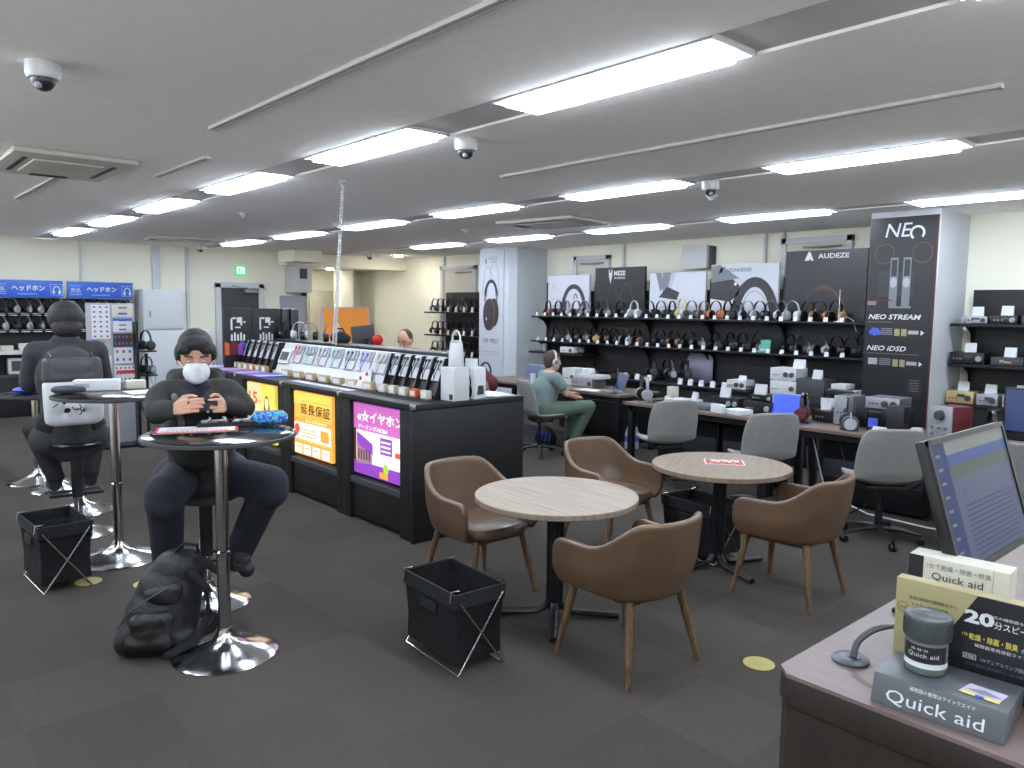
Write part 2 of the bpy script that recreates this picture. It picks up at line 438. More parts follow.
# pale steel cabinet by the left wall
g = thing('steel_cabinet', 'tall pale blue-grey steel cabinet against the left wall', 'cabinet', (XL + .25, 4.28, 0), 90)
M().box(-.42, .2, -.22, .24, 1.29, 1.95).build('body', 'white', g, bevel=.008)
M().box(-.42, .7, -.22, .24, 0, 1.285).build('lower_body', 'white', g, bevel=.008)
M().box(-.4, .18, -.232, -.222, 1.31, 1.93).build('door', 'white', g, bevel=.004)
M().box(-.4, .68, -.232, -.222, .05, 1.26).build('door', 'white', g, bevel=.004)
M().box(-.33, -.31, -.25, -.232, 1.5, 1.6).build('handle', 'grey', g)
# conduits on the walls
for nme, x, y, w in (('trim_44', XL, 3.05, .03), ('trim_45', XL, 4.15, .12), ('trim_46', XL, 4.7, .05)):
    struct(M().box(x, x + .05, y, y + w, 0, CH).build(nme, 'trimgrey'))
for nme, x, w in (('trim_47', -12.25, .05), ('trim_48', -7.7, .04), ('trim_49', -5.35, .03), ('trim_50', -5.1, .03)):
    struct(M().box(x, x + w, YB - .05, YB, 1.2, CH).build(nme, 'trimgrey'))
def frame_win(nme, x0, x1, z0, z1):
    m = M().box(x0, x0 + .07, YB - .06, YB - .001, z0, z1).box(x1 - .07, x1, YB - .06, YB - .001, z0, z1).box(x0, x1, YB - .06, YB - .001, z1 - .07, z1)
    o = struct(m.build(nme, 'trimgrey', bevel=.004))
    M().box(x0 + .07, x1 - .07, YB - .03, YB - .002, z0, z1 - .07).build('panel', 'ivory', o)
    M().tube([(x1 - .12, YB - .05, z1 - .12), (x1 - .35, YB - .14, z1 - .13), (x1 - .6, YB - .06, z1 - .12)], .012).build('closer_arm', 'grey', o)
frame_win('door_3', -8.7, -7.95, .1, 2.55)
frame_win('door_4', -5.1, -4.2, .1, 2.62)
frame_win('door_5', -12.3, -11.2, .1, 2.5)
g = thing('junction_box', 'white square box on the back wall above the shelves', 'box', (-6.32, YB, 2.28))
M().box(-.2, .2, -.16, -.001, 0, .32).build('body', 'plastic', g, bevel=.01)
M().box(.2, .24, -.1, -.001, 0, .3).build('bracket', 'dgrey', g)

# columns
def column(nme, x0, x1, y0, y1, ch):
    m = M().prism([(x0, y1), (x0, y0), (x1 - ch, y0), (x1, y0 + ch), (x1, y1)], 0, CH)
    return struct(m.build(nme, 'colwhite', smooth=False))
column('wall_column_left', -10.18, -9.36, 8.28, YB, .1)
column('wall_column_right', -3.49, -2.84, 7.86, YB, 0)
P = thing('column_poster', 'tall white poster with brown open-back headphones on the white column', 'poster', (-9.88, 8.275, 0))
M().box(-.3, .32, -.012, 0, .55, 2.66).build('sheet', 'board_w', P)
def hp_print(P, y, cx, cz, s, name='headphone_picture', mats=('pgrey', 'pdark', 'pcopper', 'paper')):
    m = M()
    m.arc2(cx - .09 * s, cz + .28 * s, .16 * s, .5 * s, .012 * s, 20, 190, y, 0)
    m.arc2(cx + .1 * s, cz + .3 * s, .15 * s, .58 * s, .012 * s, -10, 160, y, 0)
    m.arc2(cx + .01 * s, cz + .2 * s, .21 * s, .33 * s, .07 * s, 0, 180, y - .001, 1)
    m.r2(cx - .2 * s, cz + .1 * s, cx - .15 * s, cz + .24 * s, y - .001, 0).r2(cx + .16 * s, cz + .1 * s, cx + .21 * s, cz + .24 * s, y - .001, 0)
    m.e2(cx + .1 * s, cz - .12 * s, .15 * s, .28 * s, y - .002, 1)
    m.e2(cx - .02 * s, cz - .16 * s, .17 * s, .32 * s, y - .003, 2)
    m.e2(cx - .07 * s, cz - .17 * s, .16 * s, .31 * s, y - .004, 1)
    m.arc2(cx - .07 * s, cz - .17 * s, .09 * s, .2 * s, .015 * s, 90, 250, y - .005, 2)
    m.e2(cx - .12 * s, cz - .25 * s, .018 * s, .03 * s, y - .006, 3)
    m.build(name, list(mats), P, fix=False, smooth=False)
hp_print(P, -.014, .0, 1.74, .84)
text('MEZE', P, -.06, 2.5, .22, .055, -.014, 'pgrey')
text('AUDIO', P, -.06, 2.46, .22, .022, -.014, 'pgrey')
M().e2(-.13, 2.51, .012, .03, -.014).p2([(-.15, 2.49), (-.11, 2.49), (-.13, 2.43)], -.014).build('logo', 'pdark', P, fix=False)
text('109 PRO', P, -.2, 1.13, .4, .075, -.014, 'pdark')
text('OPEN-BACK DYNAMIC HEADPHONES', P, -.22, .98, .44, .02, -.014, 'pgrey')
text('ENGINEERED FOR LISTENING', P, -.15, .93, .3, .018, -.014, 'pgrey')

P = thing('column_banner', 'tall dark banner lettered NEO covering the front of the right column', 'banner', (-3.165, 7.855, 0))
M().box(-.32, .315, -.014, 0, .6, 2.64).build('sheet', 'pcharcoal', P)
M().box(.306, .318, -.018, -.013, .6, 2.64).build('edge_strip', 'redbag', P)
y = -.016
def neo_o(m, cx, cz, r, w, y, sh=0): m.arc2(cx, cz, r, r, w, -50, 230, y, 0)
text('NE', P, -.17, 2.45, .25, .13, y, 'paper', shear=.2)
m = M().arc2(.13, 2.48, .07, .07, .02, -40, 235, y); m.build('lettering', 'paper', P, fix=False)
m = M(); y0_ = y
for x in (-.15, .17): m.arc2(x, 2.12, .085, .1, .008, 0, 360, y, 2)
m.r2(-.19, 1.7, .11, 1.95, y, 3)
for x in (-.06, .05):
    m.r2(x - .034, 1.61, x + .034, 2.08, y - .001, 0).r2(x - .024, 1.9, x + .024, 2.06, y - .002, 1).e2(x, 1.84, .03, .05, y - .002, 4)
m.r2(-.28, 1.62, -.2, 1.66, y, 0).r2(-.28, 1.66, -.06, 1.675, y - .001, 5).r2(-.09, 1.59, .1, 1.61, y, 0)
m.v = [(p[0] * 1.1, p[1], p[2] + .17) for p in m.v]
m.build('speaker_picture', ['pgrey', 'boxblack', 'pcopper', 'pdark', 'lgrey', 'redbag'], P, fix=False, smooth=False)
text('NEO STREAM', P, -.29, 1.65, .5, .05, y, 'paper', shear=.25, thick=.02)
M().r2(-.29, 1.62, -.05, 1.625, y).build('rule', 'pgrey', P, fix=False)
def badges(z, first):
    m = M()
    if first:
        for k, (a, b) in enumerate(((-.255, .03), (-.235, .055), (-.2, .05), (-.18, .028), (-.22, .02))): m.e2(a, z + b, .022, .026, y - .0002 * k, 0)
    else: m.r2(-.27, z + .01, -.18, z + .075, y, 4)
    for k in range(4): m.r2(-.16, z + .01 + k * .018, -.05, z + .02 + k * .018, y, 1)
    m.r2(-.03, z, .02, z + .07, y, 2).r2(.035, z, .085, z + .07, y, 2)
    m.r2(.1, z + .02, .195, z + .055, y, 4).p2([(.215, z + .01), (.245, z + .035), (.215, z + .06)], y, 3)
    m.build('badges', ['pblue', 'pgrey', 'khaki', 'paper', 'lgrey'], P, fix=False, smooth=False)
badges(1.49, True)
text('NEO iDSD', P, -.29, 1.34, .38, .05, y, 'paper', shear=.25, thick=.02)
M().r2(-.29, 1.31, .21, 1.315, y).build('rule', 'pgrey', P, fix=False)
badges(1.19, False)
m = M().r2(.1, .9, .26, 1.1, y, 0)
for k in range(5): m.r2(.14, 1.06 - k * .025, .23, 1.066 - k * .025, y - .001, 1)
m.build('device_picture', ['boxblack', 'pgrey'], P, fix=False)

# ---------------------------------------------------------------- ceiling fittings
def lamp0():
    t = thing('ceiling_light', '', 'ceiling light', (0, 0, CH))
    m = M()
    w = .145
    m.box(-.62, .62, -w, -w + .008, -.006, .06).box(-.62, .62, w - .008, w, -.006, .06)
    m.box(-.62, -.612, -w, w, -.006, .06).box(.612, .62, -w, w, -.006, .06)
    m.build('frame', 'plastic', t)
    for s_ in (-1, 1):
        M().add([(s_ * .612, -w + .008, -.004), (s_ * .612, w - .008, -.004), (s_ * .53, w - .008, .035), (s_ * .53, -w + .008, .035)], [(0, 1, 2, 3)]).build('reflector', 'white', t, fix=False)
    M().box(-.56, .56, -.11, .11, -.03, .03).build('diffuser', 'lampon', t, bevel=.012)  # dropped below the ceiling so its sides brighten the boards around it
    return t
L0 = lamp0(); first = True
rown = ('added row behind the photographer', 'added row beside the photographer', 'nearest row', 'middle row', 'far row')
ordn = ['first', 'second', 'third', 'fourth', 'fifth', 'sixth', 'seventh', 'eighth', 'ninth', 'tenth', 'eleventh', 'twelfth', 'thirteenth', 'fourteenth', 'fifteenth', 'sixteenth', 'seventeenth', 'eighteenth', 'nineteenth', 'twentieth'] + ['twenty-' + s for s in ('first', 'second', 'third', 'fourth', 'fifth', 'sixth', 'seventh', 'eighth', 'ninth')] + ['thirtieth', 'thirty-first', 'thirty-second', 'thirty-third']
for ri, (a, b) in enumerate(ROWS):
    for i, x in enumerate(LX):
        if ri == 4 and i == 0: continue
        lab = 'fluorescent ceiling light in the %s, %s from the far left end' % (rown[ri], ordn[i - (1 if ri == 4 else 0)])
        loc = (x, (a + b) / 2, CH)
        if first: L0.location = loc; L0['label'] = lab; L0['group'] = 'recessed ceiling lights'; first = False
        else: dup(L0, loc, 0, lab, 'recessed ceiling lights', swap=None)

def dome():
    t = thing('dome_camera', '', 'security camera', (0, 0, CH))
    M().rev([(.045, -.09), (.075, -.085), (.085, -.06), (.085, -.005), (.08, 0)], 28).build('housing', 'plastic', t)
    M().ell((0, 0, -.088), (.06, .06, .06), 20).build('dome', 'boxblack', t)
    m = M().ell((.03, -.03, -.125), (.02, .02, .02), 10); m.build('lens', 'lgrey', t)
    return t
D0 = dome(); D0.scale = (.78,) * 3; D0.location = (-3.74, .72, CH); D0['label'] = 'white dome security camera on the ceiling nearest the camera, top left'; D0['group'] = 'dome security cameras'
for loc, lab in (((-3.66, 2.86, CH), 'white dome security camera hanging in the gap between the two nearest ceiling lights'),
                 ((-3.5, 5.1, CH), 'white dome security camera beside the middle row of lights, toward the right'),
                 ((-13.3, 4.75, CH), 'small dome security camera near the far left wall above the grey cabinet'),
                 ((-12.6, 7.6, 2.69), 'tiny dark dome camera under the beam by the bright alcove')):
    dup(D0, loc, 0, lab, 'dome security cameras')

def cassette(x, y, rz, lab):
    t = thing('air_conditioner', lab, 'air conditioner', (x, y, CH), rz, 'ceiling air conditioners')
    M().box(-.52, .52, -.37, .37, -.035, -.001).build('panel', 'ivory', t, bevel=.012)
    M().box(-.3, .3, -.22, .2, -.046, -.034).build('grille', 'ivory', t, bevel=.006)
    M().box(-.32, .32, .25, .28, -.039, -.03).build('air_outlet', 'dgrey', t)
    M().box(-.32, .32, -.29, -.26, -.039, -.03).build('air_outlet', 'dgrey', t)
    m = M()
    for k in range(5): m.box(-.48 + k * .02, -.47 + k * .02, -.12, .12, -.039, -.03)
    m.build('side_louvre', 'dgrey', t)
    return t
cassette(-6.3, 1.3, 0, 'ivory ceiling air-conditioner cassette at the left near the dome camera')
cassette(-6.35, 6.2, 10, 'ivory ceiling air-conditioner cassette above the shelves between the middle and far rows of lights')
cassette(-12.1, 4.1, 80, 'small-looking ceiling air-conditioner cassette near the far left wall')
def rail(x0, x1, y, lab):
    t = thing('ceiling_rail', lab, 'rail', ((x0 + x1) / 2, y, CH), 0, 'ceiling rails')
    h = (x1 - x0) / 2
    m = M().box(-h, h, -.022, -.006, -.018, -.001).box(-h, h, .006, .022, -.018, -.001); m.build('channel', 'ceil2', t)
    M().box(-h, h, -.006, .006, -.006, -.001).build('slot', 'dgrey', t)
    M().box(-h - .03, -h, -.024, .024, -.02, -.001).build('end_cap', 'ceil2', t)
    M().box(h, h + .03, -.024, .024, -.02, -.001).build('end_cap', 'ceil2', t)
rail(-4.38, -1.2, 1.66, 'long white ceiling rail with a dark slot across the upper left ceiling')
rail(-4.42, -1.2, 3.82, 'long thin ceiling rail between the nearest and middle rows of lights')
rail(-6.3, -5.3, 1.95, 'short ceiling rail beyond the left air conditioner')
rail(-8.6, -6.9, 1.4, 'short pale ceiling rail on the far side of the left air conditioner')
for i, (x, y, lab) in enumerate(((-3.9, 5.7, 'small white ceiling sensor near the right dome camera'), (-8.2, 3.4, 'small white sprinkler head on the ceiling past the nearest lights'), (-7.8, 6.1, 'small grey detector on the ceiling before the white column'))):
    tag(M().rev([(.02, -.05), (.03, -.03), (.05, -.012), (.055, -.001)], 18).build('ceiling_detector', 'plastic', loc=(x, y, CH)), lab, 'detector')

# ---------------------------------------------------------------- black counter with lit panels
CT = 1.02
def ctext_panel(k):
    return None
def counter():
    t = thing('display_counter', 'long black display counter with three glowing advertising panels in its side', 'counter', (-4.55, 3.09, 0))
    xs = [0, -1.06, -2.13, -3.2, -4.28]           # local x of unit joints
    M().box(-4.28, -.02, .13, 1.0, .0, CT - .05).build('carcass', 'black', t)
    M().box(-4.32, .0, .0, 1.07, CT - .045, CT).build('worktop', 'black', t, bevel=.004)
    M().box(-.035, .0, .0, 1.07, 0, CT - .046).build('end_panel', 'black', t, bevel=.003)
    for k in range(4):
        a, b = xs[k], xs[k + 1]
        M().box(b, b + .13, .02, .12, .0, CT - .046).build('pillar', 'black', t, bevel=.003)
        if k: M().box(a - .09, a, .02, .12, 0, CT - .046).build('pillar', 'black', t, bevel=.003)
        else: M().box(a - .2, a - .035, .02, .12, 0, CT - .046).build('pillar', 'black', t, bevel=.003)
        M().box(b + .13, a - (.2 if k == 0 else .09), .04, .12, .03, .36).build('lower_panel', 'black', t, bevel=.006)
        M().box(b + .13, a - (.2 if k == 0 else .09), .02, .06, .3, .35).build('ledge', 'dgrey', t, bevel=.004)
        M().box(a - .03, a + .01, -.008, .02, CT - .04, CT + .002).build('joint_clip', 'steel', t, bevel=.003)
    return t
CO = counter()
def lit(x0, x1, lab):
    t = thing('light_panel', lab, 'advertising panel', ((x0 + x1) / 2, 3.15, .38), 0, 'glowing panels of the counter')
    return t, (x1 - x0) / 2
# purple panel (right)
t, w = lit(-5.56, -4.78, 'glowing purple advertising panel with white lettering and a shop front')
H = .57
m = M().box(-w, w, 0, .03, 0, H, 0)
y = -.002
m.r2(-w, H * .62, w, H, y, 1).r2(-w, 0, w, .1, y, 0)
m.r2(-w + .06, .1, w, H * .62, y, 2)
m.p2([(-w + .06, .1), (-w + .12, .1), (-w + .12, .36), (-w + .06, .37)], y - .001, 3)
m.p2([(-w + .13, .24), (-.02, .17), (-.02, .26), (-w + .13, .34)], y - .001, 0).p2([(-w + .13, .08), (-.03, .1), (-.03, .17), (-w + .13, .25)], y - .001, 4)
for k in range(5): m.r2(-w + .15 + k * .04, .12, -w + .17 + k * .04, .2, y - .002, 3)
m.r2(.09, .2, .26, .33, y - .001, 0).e2(.17, .09, .04, .04, y - .002, 5).r2(.08, .01, .2, .06, y - .002, 6).r2(.3, .2, w, .24, y - .002, 7)
for k in range(3): m.r2(.11, .22 + k * .035, .24, .235 + k * .035, y - .003, 2)
m.build('panel_print', ['l_pur', 'l_pin', 'l_whi', 'l_dark', 'l_mid', 'l_grn', 'l_ora', 'l_red'], t, fix=False, smooth=False)
text('e☆イヤホン', t, -.25, .425, .66, .1, -.004, 'l_whi', thick=.03)
text('ゲーミングAKIBA', t, -.24, .365, .44, .04, -.004, 'l_whi', thick=.02)
# orange panel (middle)
t, w = lit(-6.59, -5.85, 'glowing yellow and orange advertising panel with four large dark characters')
m = M().box(-w, w, 0, .03, 0, H, 0)
m.r2(-w, H * .8, w, H, y, 5).r2(-w, .3, w, .335, y, 1).r2(-w + .02, .14, w - .02, .29, y, 3)
m.r2(-w + .03, .0, w - .02, .12, y, 1)
for k in range(4): m.r2(-w + .05 + k * .17, .01, -w + .19 + k * .17, .1, y - .001, 3).r2(-w + .07 + k * .17, .06, -w + .17 + k * .17, .07, y - .002, 1)
m.e2(-w + .1, .235, .05, .04, y - .001, 4).p2([(-w + .055, .225), (-w + .1, .15), (-w + .145, .225)], y - .001, 4)
m.r2(w - .2, .16, w - .05, .26, y - .001, 1)
for k in range(3): m.r2(-w + .18, .17 + k * .03, .1, .18 + k * .03, y - .002, 1)
m.r2(-.19, .35, .36, .353, y - .001, 2).r2(-.19, .487, .36, .49, y - .001, 2)
m.build('panel_print', ['l_amber', 'l_ora', 'l_dark', 'l_whi', 'l_red', 'l_yel', 'l_pal'], t, fix=False, smooth=False)
text('延長保証', t, -.2, .37, .55, .1, -.004, 'l_dark', thick=.015, sp=1.1)
text('安心の保証制度', t, -.1, .305, .38, .024, -.004, 'l_whi')
# yellow panel (left)
t, w = lit(-7.6, -6.96, 'glowing yellow advertising panel with a red 15 and a dark figure, behind the round table')
m = M().box(-w, w, 0, .03, 0, H, 0)
m.r2(-w, .3, 0, H, y, 1).e2(.14, .3, .07, .16, y - .001, 2).e2(.14, .38, .045, .06, y - .002, 3).p2([(.06, .02), (.24, .02), (.2, .26), (.1, .26)], y - .003, 4)
m.r2(-w + .02, .12, -.02, .26, y - .001, 0).r2(-w, 0, w, .1, y - .001, 5)
m.build('panel_print', ['l_yel', 'l_pal', 'l_dark', 'l_pal', 'l_mid', 'l_grn'], t, fix=False, smooth=False)
text('15', t, -.27, .36, .2, .12, -.005, 'l_red', thick=.02)
text('分', t, -.05, .37, .06, .05, -.005, 'l_red')

# racks on the counter
def rack(nme, lab, x0, x1, body, n, kind):
    t = thing(nme, lab, 'display rack', ((x0 + x1) / 2, 3.42, CT))
    w = (x1 - x0) / 2
    # sloped body
    pts = [(-.0, 0.0), (.2, 0), (.2, .31), (.15, .31), (.03, .03), (0, .03)]
    def T_(x): return [(x, p[0], p[1]) for p in pts]
    vs = T_(-w) + T_(w); k = len(pts)
    fs = [tuple(range(k)), tuple(range(2 * k - 1, k - 1, -1))] + [(i, (i + 1) % k, k + (i + 1) % k, k + i) for i in range(k)]
    M().add(vs, fs).build('body', body, t, bevel=.004)
    if kind == 'black':
        for i in range(n + 1):
            x = -w + 2 * w * i / n; xx = min(max(x, -w + .006), w - .006)
            M().add([(xx - .005, -.0, .03), (xx - .005, .1, .31), (xx - .005, .15, .31), (xx - .005, .03, .03), (xx + .005, -.0, .03), (xx + .005, .1, .31), (xx + .005, .15, .31), (xx + .005, .03, .03)],
                    [(0, 1, 2, 3), (7, 6, 5, 4), (0, 4, 5, 1), (1, 5, 6, 2), (2, 6, 7, 3), (3, 7, 4, 0)]).build('divider', 'blackp', t)
    return t, w
SL = math.degrees(math.atan2(.12, .28))
def slope(x, up): # a point on the sloped face
    return Matrix.Translation((x, .03 + .12 * up / .28 - .004, .03 + up)) @ Euler((R(-SL), 0, 0)).to_matrix().to_4x4()
def pack_item(parent_rack_loc, w, i, n, col, lab, grp, rackx, box='kraft'):
    x = -w + 2 * w * (i + .5) / n; cw = 2 * w / n * .36
    t = thing('earphone_pack', lab, 'earphones', (rackx + x, 3.42, CT), 0, grp)
    T = slope(0, .1)
    M().box(-cw, cw, -.014, -.004, 0, .19, 0, T).build('card', 'board_w', t)
    m = M().box(-cw * .85, cw * .85, -.03, -.014, .09, .18, 0, T)
    m.build('blister', 'lgrey', t, bevel=.004)
    m = M().ell((-cw * .4, -.035, .15), (.014, .01, .014), 8, 0, T).ell((cw * .4, -.035, .15), (.014, .01, .014), 8, 0, T)
    m.tube([T @ Vector((-cw * .4, -.035, .14)), T @ Vector((-cw * .2, -.04, .05)), T @ Vector((0, -.03, .0)), T @ Vector((cw * .2, -.04, .05)), T @ Vector((cw * .4, -.035, .14))], .0035, 6)
    m.build('earphone', col, t)
    M().box(-cw * .8, cw * .8, -.05, -.006, .0, .065).build('box', box, t, bevel=.002)
    M().r2(-cw * .6, .012, cw * .6, .05, -.052).build('label', 'paper', t, fix=False)
    return t
t, w = rack('earphone_rack', 'black sloped earphone rack at the near end of the counter', -5.5, -4.74, 'blackp', 5, 'black')
for i in range(5): pack_item(None, w, i, 5, 'blackp', 'boxed black earphones in the near black rack, %s from the left' % ordn[i], 'earphone packs in the near black rack', -5.12, 'boxcream' if i != 3 else 'orangec')
t, w = rack('earphone_rack', 'white sloped earphone rack in the middle of the counter', -7.6, -5.52, 'plastic', 8, 'white')
M().box(-w + .03, -w + .25, -.02, .0, .05, .2, 0, slope(0, .03)).build('screen_frame', 'paper', t, bevel=.006)
M().box(-w + .06, -w + .22, -.024, -.02, .08, .17, 0, slope(0, .03)).build('screen', 'dgrey', t)
cc = ['pred', 'pgreen', 'pgrey', 'pgreen', 'pdark', 'pblue', 'gold', 'blue']
for i in range(8):
    if i == 0: continue
    pack_item(None, w, i, 8, cc[i - 1], 'earphone sample with %s buds in the white rack, %s from the small screen' % (dict(pred='red', pgreen='green', pgrey='grey', pdark='dark', pblue='blue', gold='gold', blue='bright blue')[cc[i - 1]], ordn[i - 1]), 'earphone samples in the white rack', -6.56)
t = thing('leaflet', 'long white folded leaflet with red discs leaning on the white rack', 'leaflet', (-5.86, 3.36, CT), 0)
m = M().add([(-.2, 0, 0.0), (.22, .0, .0), (.22, .04, .06), (.12, .12, .18), (-.02, .08, .12)], [(0, 1, 2, 3, 4)])
m.build('sheet', 'paper', t, solid=.004)
m = M()
for a, b in ((-.02, .05), (.05, .08), (.11, .12)): m.ell((a, b * .67 - .008, b), (.022, .004, .022), 10)
m.build('red_discs', 'pred', t)
t, w = rack('earphone_rack', 'black sloped earphone rack at the far end of the counter', -8.72, -7.64, 'blackp', 7, 'black')
for i in range(7): pack_item(None, w, i, 7, 'blackp', 'boxed black earphones in the far black rack, %s from the left' % ordn[i], 'earphone packs in the far black rack', -8.18, 'kraft')
# the back row of racks, seen from behind
for x0, x1, lab in ((-8.6, -6.6, 'low black shelf rack along the back of the counter, far half'), (-6.58, -5.2, 'low black shelf rack along the back of the counter, near half')):
    t = thing('back_rack', lab, 'display rack', ((x0 + x1) / 2, 3.84, CT)); w = (x1 - x0) / 2
    M().box(-w, w, .02, .2, 0, .3).build('body', 'blackp', t, bevel=.004)
    M().box(-w, w, .0, .22, .3, .315).build('top_board', 'dgrey', t, bevel=.003)
t = thing('counter_mat', 'blue and white printed mat on the far part of the counter edge', 'mat', (-7.9, 3.25, CT + .001))
M().box(-1.0, .75, -.14, .15, 0, .003).build('sheet', 'pblue', t)
m = M()
for k in range(7): m.add([(-.95 + k * .24, -.12, .004), (-.82 + k * .24, -.12, .004), (-.76 + k * .24, .13, .004), (-.84 + k * .24, .13, .004)], [(0, 1, 2, 3)], k % 2)
m.build('pattern', ['paper', 'orangec'], t, fix=False)
t = thing('price_strip', 'dark grey paper strip lying along the counter edge before the white rack', 'paper', (-6.2, 3.22, CT + .001))
M().box(-.5, .6, -.06, .06, 0, .003).build('sheet', 'pgrey', t)
m = M()
for k in range(12): m.box(-.48 + k * .09, -.42 + k * .09, -.04, .04, .003, .004)
m.build('print', 'paper', t)
# near end: white boxes, lantern-like speaker, papers
t = thing('white_box', 'tall plain white box at the near end of the counter', 'box', (-4.64, 3.54, CT), 0)
M().box(-.08, .08, -.08, .07, 0, .25).build('carton', 'plastic', t, bevel=.003)
M().box(.03, .07, -.083, -.08, .01, .05).build('label', 'blackp', t)
t = thing('headphone_box', 'white box printed with a black pair of headphones, beside the plain white box', 'box', (-4.67, 3.72, CT), 20)
M().box(-.07, .08, -.08, .08, 0, .24).build('carton', 'paper', t, bevel=.003)
m = M()
for s_ in (0, 1): m.arc2(.0, .12, .045, .09, .012, -20, 200, -.082).e2(-.04, .07, .014, .04, -.082).e2(.036, .06, .018, .045, -.082)
m.add([(.082, -.05, .03), (.082, .05, .03), (.082, .04, .1), (.082, -.04, .1)], [(0, 1, 2, 3)])
m.build('print', 'pdark', t, fix=False)
t = thing('portable_speaker', 'tall white cylindrical speaker with a loop handle on top of the white boxes', 'speaker', (-4.66, 3.56, CT + .251))
t.scale = (.92, .92, .88)
M().rev([(.06, 0), (.065, .01), (.062, .1), (.052, .2), (.046, .21)], 28).build('body', 'plastic', t)
M().rev([(.048, .205), (.05, .21), (.046, .225)], 28).build('top', 'lgrey', t)
M().tube([(-.05, 0, .2), (-.052, 0, .26), (-.03, 0, .3), (0, 0, .312), (.03, 0, .3), (.052, 0, .26), (.05, 0, .2)], .008, 8).build('handle', 'plastic', t)
t = thing('price_card', 'white price card leaning before the white speaker on the boxes', 'card', (-4.62, 3.68, CT + .241), 30)
M().box(-.05, .05, -.01, .0, 0, .07).build('card', 'paper', t)
for i, (x, y_, r) in enumerate(((-4.7, 4.02, 12), (-4.66, 3.98, -8), (-4.68, 3.93, 20), (-4.75, 3.99, 3))):
    tag(M().box(-.12, .1, -.1, .1, 0, .002 + 0 * i).build('flyer', 'paper', loc=(x - .02, y_, CT + .001 + .003 * i)), 'white flyer lying on the near end of the counter top', 'paper', 'flyers on the counter')
# promo boards at the far end
def promo(x, y_, lab):
    t = thing('promo_board', lab, 'display board', (x, y_, CT), 90, 'black promotional boards')
    M().box(-.155, .155, -.02, .02, 0, .66).build('board', 'black', t, bevel=.003)
    m = M()
    for k, (a, c) in enumerate(((-.15, 0), (-.1, 1), (-.05, 1), (0, 2), (.05, 3), (.1, 3))): m.p2([(a, .14), (a + .05, .14), (a + .05, .27 + .03 * (k % 2)), (a, .25 + .04 * ((k + 1) % 2))], -.021, c)
    for a, b, c, d in ((-.08, .42, -.06, .56), (-.08, .54, -.02, .56), (-.01, .5, .03, .56), (.03, .47, .05, .56), (.06, .5, .09, .515), (-.03, .44, .03, .455)): m.r2(a, b, c, d, -.022, 4)
    for k in range(5): m.r2(-.08 + k * .035, .3, -.06 + k * .035, .37 + .02 * (k % 2), -.022, 4)
    m.build('print', ['orangec', 'redbag', 'pviolet', 'pblue', 'paper'], t, fix=False, smooth=False)
promo(-8.5, 3.42, 'black promotional board with white letters over a rainbow glow, left of the pair')
promo(-8.5, 3.75, 'black promotional board with white letters over a rainbow glow, right of the pair')
for i, yy in enumerate((3.97, 4.08)):
    tag(M().box(-.06, .06, -.045, .045, 0, .66).build('black_panel', 'blackp', bevel=.01, loc=(-8.5, yy, CT)), 'tall narrow black panel, %s of two right of the promotional boards' % ('left', 'right')[i], 'panel')

# ---------------------------------------------------------------- headphones
def headphone(nme, band='blackp', cup='blackp', ring='dgrey', pad='blackp', s=1.0):
    t = thing(nme, 'x', 'headphones')
    pts = []
    for k in range(13):
        a = PI * k / 12; pts.append((-.078 * math.cos(a) * (1 + .05 * math.sin(a)), 0, .1 + .1 * math.sin(a)))
    M().tube(pts, .01, 6, ry=(.004, .014, Vector((0, 1, 0)))).build('headband', band, t)
    for sx in (-1, 1):
        T = Matrix.Translation((sx * .072, 0, .052)) @ Euler((0, R(90 * sx), 0)).to_matrix().to_4x4()
        M().rev([(.03, -.012), (.046, -.01), (.05, .004), (.047, .018), (.04, .022)], 18, T=T).build('ear_cup', cup, t)
        M().rev([(.034, .02), (.036, .0235), (.028, .0245)], 16, T=T).build('cup_ring', ring, t)
        M().rev([(.03, -.032), (.046, -.03), (.049, -.02), (.045, -.011)], 16, T=T).build('ear_pad', pad, t)
        M().tube([(sx * .082, 0, .12), (sx * .098, 0, .1), (sx * .1, 0, .06)], .004, 6).build('yoke', ring, t)
    return t
HPK = {
    'black': ('blackp', 'blackp', 'dgrey', 'blackp', 'black'),
    'grey': ('dgrey', 'dgrey', 'lgrey', 'blackp', 'dark grey'),
    'silver': ('alu', 'lgrey', 'silver', 'blackp', 'silver'),
    'white': ('plastic', 'plastic', 'lgrey', 'lgrey', 'white'),
    'wood': ('blackp', 'wood_cup', 'dgrey', 'blackp', 'reddish wood'),
    'tan': ('blackp', 'tan_cup', 'gold', 'blackp', 'tan wood'),
    'cream': ('cream_cup', 'silver', 'dgrey', 'cream_cup', 'cream and silver'),
    'brown': ('leather', 'dgrey', 'silver', 'leather', 'brown and silver'),
    'orange': ('blackp', 'orangec', 'gold', 'blackp', 'orange-cupped'),
    'red': ('blackp', 'blackp', 'redbag', 'redbag', 'red-trimmed black'),
}
HP = {}
def put_hp(kind, loc, rz, lab, grp, sc=1.0):
    k = HPK[kind]
    if kind not in HP:
        o = headphone('headphones', *k[:4]); HP[kind] = o
        o.location = loc; o.rotation_euler = (0, 0, R(rz)); o.scale = (sc,) * 3; tag(o, lab, None, grp); return o
    return dup(HP[kind], loc, rz, lab, grp, sc=sc)
CARD = []
